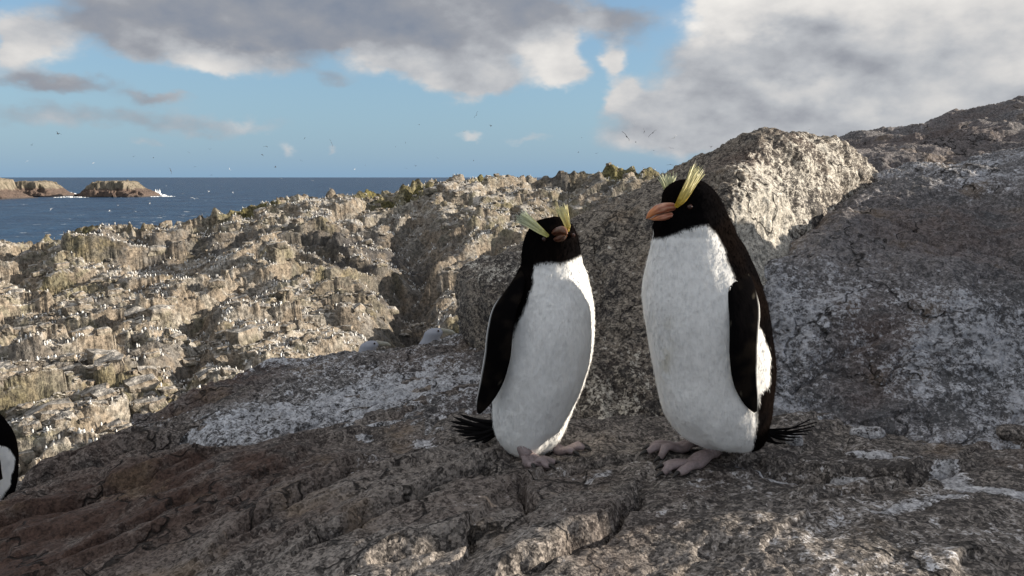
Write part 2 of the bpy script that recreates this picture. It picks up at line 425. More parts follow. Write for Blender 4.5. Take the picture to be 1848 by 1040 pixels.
    # settle the skyline on the ridge line seen in the photograph
    rl = np.array([(-1300, 640), (-800, 520), (-330, 468), (0, 432), (40, 441), (110, 426), (180, 405), (270, 407), (340, 401), (400, 380), (460, 378), (485, 360), (560, 352), (640, 348), (720, 343), (760, 326), (850, 318), (1000, 317), (1090, 304), (1150, 301), (1200, 317), (1420, 330)])
    tgt = np.array([ray(q, np.interp(q, rl[:, 0], rl[:, 1]))[2] for q in PX[:, 0]])
    for _ in range(2):
        el_ = z/Y; k_ = el_.argmax(1); dl = (el_.max(1)-tgt); ker = np.exp(-(np.arange(-40, 41)/14.)**2); ker /= ker.sum()
        dl = np.convolve(np.pad(dl, 40, mode='edge'), ker, 'valid'); z = z-(dl[:, None]*Y)*sstep(55, 95, Y)
    z = z-34*sstep(-420, -1150, PX+60*w)
    zp = np.pad(z, ((1, 1), (0, 0)), mode='edge'); z = .25*zp[:-2]+.5*z+.25*zp[2:]
    G = np.stack([X, Y, z], -1); nrm = normals(G)*-1
    nrm *= np.sign(nrm[..., 2:3]+1e-9)
    moss = np.clip((sstep(.25, .6, fbm(q3/7., 3, seed=71)).reshape(nu, nv))*sstep(.80, .45, nrm[..., 2])*.6, 0, 1)
    for (px, y, rr) in ((752, 156, 5), (668, 152, 4), (866, 163, 3), (1104, 171, 6), (1150, 172, 7), (480, 144, 4), (440, 141, 4), (125, 128, 4), (700, 150, 4)):
        y *= KY; rr *= .75; x = P(px, 400, y)[0]; moss = np.maximum(moss, .95*np.exp(-(((X-x)/rr)**2+((Y-y)/(rr*1.2))**2)))
    dark = .75*np.exp(-(gl/2.2)**2)*sstep(48, 65, Y)*(1-sstep(92, 112, Y))+.75*sstep(.0, .5, fbm(q3/14., 3, seed=81)).reshape(nu, nv)  # gully's shade and dark rock painted in, plus scattered dark patches
    HILL.update(G=G, n=nrm, nu=nu, nv=nv)
    me = mk_mesh('hillside', G, grid_faces(nu, nv)[:, ::-1], True)
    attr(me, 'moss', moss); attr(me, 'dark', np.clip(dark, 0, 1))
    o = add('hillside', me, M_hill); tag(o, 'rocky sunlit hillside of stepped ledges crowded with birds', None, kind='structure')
    return o
hill = build_hill()

# ------------------------------------------------------------------ near rock: lofted blocks
def near_disp(G, n, seed, big=.03, mid=.014, fine=.006, strata=None, crack=.016):
    p = G.reshape(-1, 3)
    q = p if strata is None else p @ strata.T
    d = big*fbm(p*2.3, 3, seed=seed) + mid*(ridged(q*7., 4, seed=seed+3)-.6) + .5*mid*fbm(q*15, 3, seed=seed+7) + fine*ridged(q*34., 3, seed=seed+5)
    wq = q*4.2+.5*fbm(p*5, 3, seed=seed+9)[:, None]
    f1, f2, idv = worley(wq, seed)
    msk = sstep(-.15, .35, fbm(p*2., 2, seed=seed+11))
    d += mid*1.3*(idv-.5)*sstep(.0, .12, f2-f1) - crack*np.exp(-(f2-f1)/.035)*msk
    f1, f2, idv = worley(q*13.+.4*fbm(p*14, 2, seed=seed+19)[:, None], seed+1)
    d += fine*1.5*(idv-.5) - crack*.35*np.exp(-(f2-f1)/.05)*sstep(0, .4, fbm(p*3., 2, seed=seed+15))
    return G + n*d.reshape(G.shape[:2])[..., None]
def smat(strike_deg, along=.35, across=1.2, up=1.5):
    c, s = math.cos(R(strike_deg)), math.sin(R(strike_deg))
    return np.array([[c*along, s*along, 0], [-s*across, c*across, 0], [0, 0, up]])
def lofted(name, label, cat, cols, nu, nv, m, seed, wu=None, wv=None, white=None, brown=None, kind=None, base=None, **kw):
    ctrl = [[P(px, py, y) for (py, y) in rows] for (px, rows) in cols]
    G = loft(ctrl, nu, nv, wu, wv); n = normals(G)
    cdir = -G/np.linalg.norm(G, axis=-1, keepdims=True)
    if (n[:, :nv//2]*cdir[:, :nv//2]).sum(-1).mean() < 0: n = -n; flip = True
    else: flip = False
    G = near_disp(G, n, seed, **kw); n2 = normals(G)*(-1 if flip else 1)
    p = G.reshape(-1, 3)
    f = grid_faces(nu, nv); f = f if not flip else f[:, ::-1]
    base = np.array(base) if base is not None else np.zeros(3)
    me = mk_mesh(name, G-base, f)
    nn = n2.reshape(-1, 3)
    attr(me, 'white', white(p, nn) if white else np.zeros(len(p)))
    attr(me, 'brown', brown(p, nn) if brown else np.zeros(len(p)))
    o = add(name, me, m, loc=base)
    if kind: tag(o, label, None, kind=kind)
    else: tag(o, label, cat)
    return o
def pxmask(p, lst):
    """soft world-space patches, given where they are seen: (px, py, depth, radius m, strength)"""
    r = np.zeros(len(p))
    for (px, py, y, rad, st) in lst:
        c = P(px, py, y); r += st*np.exp(-((p-c)**2).sum(1)/rad**2)
    return r

# ground ------------------------------------------------------------
gctrl = [(-1.2, 1.9, -.80), (-.98, 2.26, -.72), (-.6, 2.2, -.665), (-.2, 2.1, -.635), (.1, 1.95, -.615), (.5, 1.9, -.605), (.9, 1.85, -.595), (1.25, 1.8, -.585),
         (.36, 1.62, -.600), (.05, 1.66, -.622), (-.5, 1.7, -.675), (-1.1, 1.6, -.785), (-1.0, 1.2, -.77), (-.4, 1.2, -.67), (.2, 1.2, -.605), (.8, 1.25, -.585), (1.1, 1.4, -.57),
         (-.6, .9, -.72), (.1, .9, -.63), (.7, .9, -.58), (-2.2, 1.4, -1.1), (-2.2, .6, -1.1), (-2.0, 2.2, -1.15),
         (1.5, 1.7, -.38), (1.5, 1.2, -.44), (1.5, .7, -.48), (2.0, 1.7, -.14), (2.0, 1.3, -.22), (2.0, .8, -.28), (2.6, 1.7, .04), (2.6, 1.2, -.08), (2.6, .7, -.14), (3.6, 1.7, .24), (3.6, 1.1, .10), (3.6, .4, .05), (0, -.6, -.75), (-1.5, -.6, -.95), (1.5, -.6, -.6), (3.4, -.8, 0)]
gxy = np.array([c[:2] for c in gctrl]); gz = np.array([c[2] for c in gctrl]); gev = tps_fit(gxy, gz, 2e-3)
def ground_pt(px, py):
    a, b, c = ray(px, py); y = 1.5
    for _ in range(12): y = float(gev([[a*y, y]])[0])/c
    return np.array((a*y, y, c*y))
def rise(x, y):
    """the bank that rises out of view on the right and keeps the ledge in shade; its low front and saddle are shaped to let sun onto rock and penguins"""
    m_ = sstep(1.35, 2.2, x); ys = y-.105*x
    return m_*(.29*sstep(1.25, 1.34, ys) - .29*sstep(1.41, 1.47, ys)*(1-sstep(1.79, 1.86, ys)))
def build_ground():
    xs = np.concatenate([np.linspace(-3.6, -1.5, 45)[:-1], np.linspace(-1.5, 1.35, 530), np.linspace(1.35, 4.2, 70)[1:]])
    ys = np.concatenate([np.linspace(-1.2, .95, 40)[:-1], np.linspace(.95, 1.55, 150)[:-1], np.linspace(1.55, 2.5, 170)])
    X, Y = np.meshgrid(xs, ys, indexing='ij'); sh = X.shape
    z = gev(np.stack([X, Y], -1).reshape(-1, 2)).reshape(sh) + rise(X, Y)
    p0 = np.stack([X, Y, z], -1).reshape(-1, 3)
    # outer edge on the left: the ledge breaks off into the gully
    a, b = np.array((-1.22, 1.86)), np.array((-.97, 2.24)); t = (b-a)/np.linalg.norm(b-a); nl = np.array((-t[1], t[0]))
    e = (np.stack([X, Y], -1)-a) @ nl + .05*fbm(p0*3.1, 3, seed=90).reshape(sh)
    z = z + .03*np.exp(-((e+.06)/.07)**2) - 1.9*sstep(0, .8, e) - .12*sstep(0, .06, e)
    st = smat(38, .30, 1.25, 1.)
    q = p0 @ st.T
    w = fbm(p0*2.2, 3, seed=17).reshape(sh)
    ac = (-X*math.sin(R(38))+Y*math.cos(R(38)))
    def saw(per, wp, sharp, sd):
        ph = ac/per + wp; fr = ph-np.floor(ph)
        hj = hsh(np.stack([np.floor(ph).ravel().astype(np.int64)]*3, -1), sd).reshape(sh)
        return np.where(fr < sharp, sstep(0, sharp, fr), 1-(fr-sharp)/(1-sharp))*(.3+hj)
    strong = sstep(.25, -.5, X)              # bedding shows most on the left
    z = z + .026*saw(.34, 1.0*w, .06, 3)*(.35+.65*strong) + .011*saw(.13, .7*w+.3*fbm(p0*7, 2, seed=6).reshape(sh), .1, 7)*(.4+.6*strong)
    d = .022*fbm(p0*2.6, 3, seed=31) + .0055*(ridged(q*5., 3, seed=33)-.5) + .0030*fbm(p0*22, 3, seed=35) + .0030*fbm(p0*55, 3, seed=36)
    f1, f2, idv = worley(np.stack([q[:, 0]*4, q[:, 1]*4, 0*q[:, 0]], -1)+.55*fbm(p0*6, 3, seed=38)[:, None]*np.array((1, 1, 0)), 4)
    d += .012*(idv-.5)*sstep(0, .1, f2-f1) - .012*np.exp(-(f2-f1)/.03)*sstep(0, .4, fbm(p0*2.5, 2, seed=39))
    z = z + d.reshape(sh)
    w2 = fbm(p0*9, 2, seed=77).reshape(sh)
    # named cracks, ledges and hollows: polylines seen in the photograph
    jx = .018*fbm(p0*11, 3, seed=50).reshape(sh); jy = .018*fbm(p0*11, 3, seed=51).reshape(sh)
    def dist_line(pix):
        L = [ground_pt(*q_)[:2] for q_ in pix]; best = np.full(sh, 9.); side = np.zeros(sh)
        for A_, B_ in zip(L[:-1], L[1:]):
            dx, dy = B_-A_; l2 = dx*dx+dy*dy
            tt = np.clip(((X+jx-A_[0])*dx+(Y+jy-A_[1])*dy)/l2, 0, 1)
            ex = X+jx-A_[0]-tt*dx; ey = Y+jy-A_[1]-tt*dy; dd = np.hypot(ex, ey)
            side = np.where(dd < best, np.sign(dx*ey-dy*ex), side); best = np.minimum(best, dd)
        return best, side
    for pix, dep, wd, stp in [
        ([(590, 990), (690, 940), (760, 908), (835, 882), (872, 858)], .035, .008, .020),
        ([(690, 1035), (790, 1005), (850, 985)], .022, .010, .014),
        ([(945, 1040), (1000, 1012), (1060, 980), (1105, 955), (1140, 925), (1146, 906)], .024, .007, .024),
        ([(950, 872), (945, 905), (950, 940)], .022, .007, .006),
        ([(420, 985), (500, 935), (580, 890), (640, 868)], .022, .009, .018),
        ([(0, 968), (120, 925), (230, 890), (340, 852)], .018, .008, .022),
        ([(20, 915), (150, 870), (300, 815), (410, 782)], .020, .010, .026),
        ([(170, 1000), (260, 965), (330, 920)], .018, .010, .014),
        ([(1340, 838), (1400, 842), (1480, 858)], .020, .012, .014),
        ([(1530, 855), (1580, 862), (1640, 872), (1690, 866)], .040, .013, .018),
        ([(1500, 908), (1545, 900), (1580, 890)], .014, .006, .010),
        ([(640, 870), (720, 862), (780, 855)], .014, .006, .012),
        ([(1050, 850), (1100, 838), (1170, 842)], .012, .006, .01)]:
        dd, sd = dist_line(pix)
        z = z - 2.3*dep*np.exp(-(dd/(wd*1.2))**2)*(.55+.45*sstep(-.3, .3, w2)) + 1.3*stp*np.exp(-(dd/.08)**2)*(sd > 0)
    for (px, py, rr, dep) in ((857, 868, .028, .03), (1822, 818, .03, .03), (1300, 1000, .03, .02)):
        c = ground_pt(px, py); z = z - dep*np.exp(-(((X-c[0])/(rr*1.3))**2+((Y-c[1])/rr)**2)**2)
    HILL['gx'] = xs; HILL['gy'] = ys; HILL['gzz'] = z
    G = np.stack([X, Y, z], -1); p = G.reshape(-1, 3)
    n = normals(G); n *= np.sign(n[..., 2:3]+1e-9)
    me = mk_mesh('ground', G, grid_faces(*sh))
    ppx, ppy = X.ravel(), Y.ravel()
    brown = 1.5*np.exp(-(((ppx+.95)/.42)**2+((ppy-1.62)/.34)**2)) + .5*np.exp(-(((ppx+.5)/.2)**2+((ppy-1.75)/.15)**2)) + .35*sstep(.1, .5, fbm(p*3, 3, seed=57))
    white = -.02+.19*sstep(-.1, .6, ppx)+.22*fbm(p*2.1, 3, seed=58)-.9*np.exp(-(((ppx+.95)/.45)**2+((ppy-1.6)/.36)**2))
    white += .5*np.exp(-(((ppx+.98)/.25)**2+((ppy-2.1)/.12)**2))
    # droppings: streaks that run over the rock
    for pix, wd, stg in [([(1695, 865), (1740, 885), (1800, 905), (1860, 918)], .022, 1.1), ([(1330, 842), (1400, 850), (1480, 862), (1560, 872)], .010, .7),
                         ([(1590, 940), (1660, 925), (1720, 910)], .016, .55), ([(1540, 815), (1600, 830), (1660, 845)], .016, .6), ([(560, 905), (640, 875), (700, 850)], .03, .4), ([(760, 800), (780, 815)], .03, .7), ([(1060, 870), (1100, 858)], .01, .6)]:
        dd, _ = dist_line(pix); white += stg*np.exp(-(dd.ravel()/wd)**2)
    attr(me, 'white', white); attr(me, 'brown', np.clip(brown, 0, 1))
    o = add('ground', me, M_ground); tag(o, 'dark weathered bedrock in the foreground with slanting cracks', None, kind='structure')
    return o
ground = build_ground()
def gz_at(x, y):
    xs, ys, z = HILL['gx'], HILL['gy'], HILL['gzz']
    i = np.clip(np.searchsorted(xs, x), 1, len(xs)-1); j = np.clip(np.searchsorted(ys, y), 1, len(ys)-1)
    return float(max(z[i-1, j-1], z[i, j], z[i-1, j], z[i, j-1]))

# low whitish rock behind the left penguin ---------------------------------------
def mr(base, mid, top, back=.35, drop=.5):
    (bp, by), (mp, my), (tp, ty) = base, mid, top
    zt = P(900, tp, ty)[2]; a = ray(900, tp)
    def pyof(y, z):          # pixel row of a point at depth y, height z
        return proj(np.array((0., y, z)))[1]
    return [(bp+45, by-.08), (bp, by), (mp, my), (tp, ty), (pyof(ty+back, zt-.26), ty+back), (pyof(ty+back+.25, zt-drop-.3), ty+back+.25)]
lofted('low_rock', 'low grey and white rock slab behind the left penguin', 'rock', [
    (250, mr((800, 2.22), (790, 2.30), (778, 2.42))), (300, mr((795, 2.15), (780, 2.28), (764, 2.42))), (370, mr((792, 2.05), (745, 2.28), (708, 2.52))),
    (470, mr((790, 2.0), (725, 2.28), (664, 2.72))), (560, mr((785, 2.0), (715, 2.28), (656, 2.80))), (660, mr((780, 1.98), (712, 2.26), (648, 2.86))),
    (760, mr((778, 1.98), (702, 2.28), (634, 2.92))), (850, mr((778, 1.98), (692, 2.30), (604, 3.0))), (960, mr((780, 2.0), (690, 2.32), (580, 3.05))), (1060, mr((790, 2.02), (700, 2.32), (570, 3.1)))],
    300, 275, M_low, 101, wv=[.5, 1.3, 1.3, .6, .4], strata=smat(30, .5, 1.2, 1.3), big=.03, mid=.014, base=P(620, 780, 2.0),
    white=lambda p, n: .42+.34*fbm(p*2.4, 3, seed=7)+pxmask(p, [(480, 730, 2.2, .26, .12), (740, 730, 2.2, .2, .2), (850, 690, 2.3, .14, .2)])-pxmask(p, [(330, 740, 2.35, .2, .5), (430, 690, 2.5, .16, .45), (760, 660, 2.7, .25, .25)]),
    brown=lambda p, n: pxmask(p, [(430, 680, 2.6, .22, .8), (330, 740, 2.35, .2, .6), (780, 670, 2.6, .25, .5), (870, 740, 2.1, .1, .8)]))

# boulders ---------------------------------------------------------------------
def blob(name, label, cat, c, r, m, seed, nu=170, nv=220, rot=0, white=None, brown=None, flat=2.6, kind=None, **kw):
    th = np.linspace(.0, math.pi, nu); ph = np.linspace(0, 2*math.pi, nv, endpoint=False)
    T, F = np.meshgrid(th, ph, indexing='ij')
    def sp(v, e): return np.sign(v)*np.abs(v)**e
    e = 2/flat
    U = np.stack([sp(np.sin(T), e)*sp(np.cos(F), e)*r[0], sp(np.sin(T), e)*sp(np.sin(F), e)*r[1], sp(np.cos(T), e)*r[2]], -1)
    cs, sn = math.cos(R(rot)), math.sin(R(rot))
    U = np.stack([U[..., 0]*cs-U[..., 1]*sn, U[..., 0]*sn+U[..., 1]*cs, U[..., 2]], -1)
    n = U/np.array((r[0]**2, r[1]**2, r[2]**2)); n /= np.linalg.norm(n, axis=-1, keepdims=True)+1e-9
    G = U+np.array(c)
    G = near_disp(G, n, seed, **kw)
    G[0] = G[0].mean(0); G[-1] = G[-1].mean(0)
    base = np.array((c[0], c[1], G[..., 2].min()))
    me = mk_mesh(name, G-base, grid_faces(nu, nv, True))
    p = G.reshape(-1, 3); nn = n.reshape(-1, 3)
    attr(me, 'white', white(p, nn) if white else np.zeros(len(p))); attr(me, 'brown', brown(p, nn) if brown else np.zeros(len(p)))
    o = add(name, me, m, loc=base)
    if kind: tag(o, label, None, kind=kind)
    else: tag(o, label, cat)
    return o
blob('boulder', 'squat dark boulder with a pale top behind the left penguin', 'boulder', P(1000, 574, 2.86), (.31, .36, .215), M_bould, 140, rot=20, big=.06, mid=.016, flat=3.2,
     white=lambda p, n: -.35+.75*sstep(.45, .8, n[:, 2])+.3*fbm(p*3, 2, seed=4), brown=lambda p, n: np.full(len(p), .25))  # light on the top and shade on the sides painted in as pale and dark

def cl(rows, back):
    return rows+back
lofted('boulder', 'large rugged boulder behind the penguins with a sunlit right face', 'boulder', [
    (900, [(800, 2.3), (740, 2.45), (640, 2.7), (560, 2.9), (480, 3.15), (500, 3.5), (640, 3.7)]),
    (960, [(805, 2.1), (740, 2.25), (640, 2.48), (540, 2.7), (442, 3.0), (470, 3.45), (620, 3.6)]),
    (1050, [(830, 1.86), (775, 1.93), (640, 2.12), (520, 2.36), (404, 2.78), (425, 3.25), (560, 3.5)]),
    (1120, [(832, 1.82), (778, 1.89), (635, 2.07), (500, 2.32), (373, 2.74), (392, 3.2), (540, 3.5)]),
    (1190, [(832, 1.81), (775, 1.88), (630, 2.05), (480, 2.30), (336, 2.70), (350, 3.2), (520, 3.5)]),
    (1270, [(832, 1.81), (765, 1.89), (605, 2.05), (440, 2.26), (300, 2.64), (312, 3.1), (500, 3.5)]),
    (1318, [(832, 1.83), (750, 1.91), (595, 2.06), (430, 2.22), (284, 2.56), (296, 3.1), (490, 3.5)]),
    (1380, [(832, 1.92), (740, 2.00), (590, 2.16), (430, 2.36), (264, 2.66), (276, 3.15), (480, 3.55)]),
    (1450, [(832, 2.04), (740, 2.14), (590, 2.32), (430, 2.56), (260, 2.86), (272, 3.25), (460, 3.6)]),
    (1530, [(832, 2.22), (740, 2.36), (590, 2.56), (430, 2.84), (280, 3.10), (292, 3.5), (440, 3.9)]),
    (1585, [(832, 2.45), (740, 2.55), (590, 2.78), (430, 3.05), (318, 3.30), (330, 3.65), (450, 4.0)]),
    (1650, [(832, 2.6), (740, 2.7), (590, 2.9), (430, 3.2), (360, 3.45), (370, 3.75), (470, 4.1)])],
    390, 370, M_bould, 150, wu=[.6, .7, .7, .7, .8, .7, 1, 1, 1, .8, .7], wv=[.6, 1.3, 1.4, 1.3, .8, .5], big=.04, mid=.013, fine=.0032, crack=.020, strata=smat(60, .9, 1., .8), base=P(1240, 800, 1.9),
    white=lambda p, n: .12+.26*fbm(p*2.6, 3, seed=13)+.30*sstep(.1, .5, n[:, 0])+pxmask(p, [(1370, 450, 2.3, .16, .55), (1450, 400, 2.5, .2, .25), (1420, 470, 2.35, .15, .4), (1120, 750, 1.9, .12, .45), (1110, 700, 2., .15, .25)])-.25*sstep(.1, -.4, n[:, 0])*sstep(-.45, -.2, p[:, 2]),  # sunlit right face painted whiter, shaded left face painted darker
    brown=lambda p, n: .25+pxmask(p, [(1330, 300, 2.6, .12, .5), (1440, 262, 2.9, .1, .8)]))

# the big slab on the right ----------------------------------------------------
lofted('rock_slab', 'huge grey rock slab rising on the right in shadow', 'rock', [
    (1345, [(845, 1.84), (797, 1.92), (690, 2.03), (610, 2.12), (545, 2.22), (520, 2.36), (530, 2.75), (660, 3.2)]),
    (1390, [(842, 1.79), (796, 1.87), (680, 1.99), (588, 2.09), (512, 2.21), (482, 2.38), (490, 2.75), (620, 3.25)]),
    (1440, [(840, 1.77), (795, 1.85), (680, 1.97), (575, 2.09), (480, 2.28), (440, 2.48), (448, 2.85), (560, 3.3)]),
    (1520, [(840, 1.75), (795, 1.83), (670, 1.97), (550, 2.12), (435, 2.42), (378, 2.75), (385, 3.1), (480, 3.6)]),
    (1600, [(840, 1.73), (796, 1.81), (660, 1.97), (520, 2.18), (398, 2.6), (334, 3.05), (330, 3.6), (390, 4.5)]),
    (1720, [(840, 1.71), (798, 1.79), (650, 1.98), (500, 2.22), (378, 2.65), (314, 3.12), (300, 3.8), (330, 4.7)]),
    (1850, [(840, 1.69), (800, 1.77), (640, 1.98), (490, 2.24), (366, 2.65), (300, 3.1), (282, 3.8), (300, 4.7)]),
    (2050, [(845, 1.6), (795, 1.7), (610, 1.95), (440, 2.22), (310, 2.6), (255, 3.0), (240, 3.8), (255, 4.7)]),
    (2350, [(870, 1.4), (770, 1.55), (560, 1.82), (330, 2.1), (200, 2.5), (150, 2.95), (160, 3.8), (170, 4.8)])],  # out-of-view end, raised to keep the slab in shade
    400, 370, M_slab, 170, wu=[.5, .6, .9, .9, 1.3, 1.3, .8, .6], wv=[.5, 1.3, 1.3, 1.2, 1., .8, .5], big=.05, mid=.013, fine=.0055, crack=.016, strata=smat(-18, .6, 1., 1.), base=P(1650, 810, 1.8),
    white=lambda p, n: .36+.32*fbm(p*2.2, 3, seed=23)+pxmask(p, [(1660, 650, 1.98, .22, .25), (1440, 700, 1.95, .2, .25), (1800, 700, 1.95, .2, .25), (1420, 560, 2.1, .12, .3)])-pxmask(p, [(1580, 600, 2.05, .13, .45), (1560, 720, 1.93, .1, .4), (1640, 420, 2.5, .35, .35), (1800, 430, 2.5, .3, .3)]),
    brown=lambda p, n: pxmask(p, [(1580, 600, 2.05, .12, .6), (1560, 720, 1.93, .1, .5), (1640, 420, 2.5, .35, .35), (1800, 400, 2.5, .3, .35)]))
lofted('rock_ridge', 'dark sloping rock ridge against the cloud at the upper right', 'rock', [
    (1450, [(380, 3.6), (330, 3.9), (300, 4.15), (292, 4.4), (300, 5.0), (420, 5.6)]), (1505, [(380, 3.6), (330, 3.8), (292, 4.1), (268, 4.5), (275, 5.2), (410, 6)]),
    (1560, [(380, 3.6), (330, 3.8), (285, 4.2), (256, 4.7), (262, 5.4), (400, 6)]), (1640, [(380, 3.6), (325, 3.85), (275, 4.25), (246, 4.85), (250, 5.5), (400, 6.2)]),
    (1700, [(370, 3.6), (320, 3.9), (262, 4.3), (227, 4.95), (232, 5.6), (380, 6.3)]), (1780, [(365, 3.6), (310, 3.9), (248, 4.35), (211, 5.05), (215, 5.7), (360, 6.4)]),
    (1850, [(360, 3.6), (300, 3.9), (236, 4.4), (188, 5.1), (192, 5.8), (340, 6.5)]), (2050, [(340, 3.6), (280, 3.9), (200, 4.5), (140, 5.2), (145, 6), (300, 6.6)]),
    (2350, [(320, 3.6), (250, 3.9), (150, 4.6), (80, 5.3), (85, 6), (250, 6.8)])],
    320, 240, M_slab, 190, wv=[.8, 1., 1.2, .7, .5], big=.05, mid=.016, fine=.005, strata=smat(12, .3, 1.2, 2.2), crack=.018, base=P(1720, 330, 3.9),
    white=lambda p, n: -.12+.25*fbm(p*2., 3, seed=3), brown=lambda p, n: .35+.3*fbm(p*2, 2, seed=9))

# ------------------------------------------------------------------ penguins
def feather_mat():
    m, g = mat('penguin plumage'); p = g.obj()
    c = g.attr('Col', 'Color')
    st = g.vm('MULTIPLY', p, (1, 1, .35))
    n1 = g.noise(st, 120, 3, .6); n2 = g.noise(p, 38, 4, .6)
    k = g.lin(g.add(g.mul(n1, .6), g.mul(n2, .4)), .3, .7, .94, 1.04)
    col = g.mix(1., c, g.comb(k, k, k), 'MULTIPLY')
    h = g.add(g.mul(n1, .0022), g.mul(n2, .0030))
    g.pbsdf(col, .62, g.bump(h, 1., .45), Specular_IOR_Level=.0)
    return m
M_feath = feather_mat()
def simple(name, colr, rough=.6, var=.25, scale=60, bump=.001, **kw):
    m, g = mat(name); p = g.obj(); n = g.noise(p, scale, 4, .6); k = g.lin(n, .25, .75, 1-var, 1+var)
    g.pbsdf(g.mix(1., colr, g.comb(k, k, k), 'MULTIPLY'), rough, g.bump(n, bump, 1.), **kw); return m
def colattr_mat(name, rough=.6, scale=90, var=.2, bump=.001, **kw):
    m, g = mat(name); p = g.obj(); n = g.noise(p, scale, 4, .6); k = g.lin(n, .25, .75, 1-var, 1+var)
    g.pbsdf(g.mix(1., g.attr('Col', 'Color'), g.comb(k, k, k), 'MULTIPLY'), rough, g.bump(n, bump, 1.), **kw); return m
M_bill = colattr_mat('penguin bill', .34, 120, .22, .0012)
M_crest = colattr_mat('crest plumes', .6, 200, .15, .0002)
M_skin = colattr_mat('penguin foot skin', .55, 160, .25, .0016)
M_claw = simple('claw horn', (.02, .017, .015, 1), .4)
M_tail = simple('tail quills', (.007, .0065, .007, 1), .9, .3, 200, Specular_IOR_Level=.05)
M_eye = simple('dark eye', (.03, .012, .008, 1), .08, .1, 50, 0)
BLK = np.array((.0042, .0038, .0042)); WHT = np.array((.90, .90, .885))

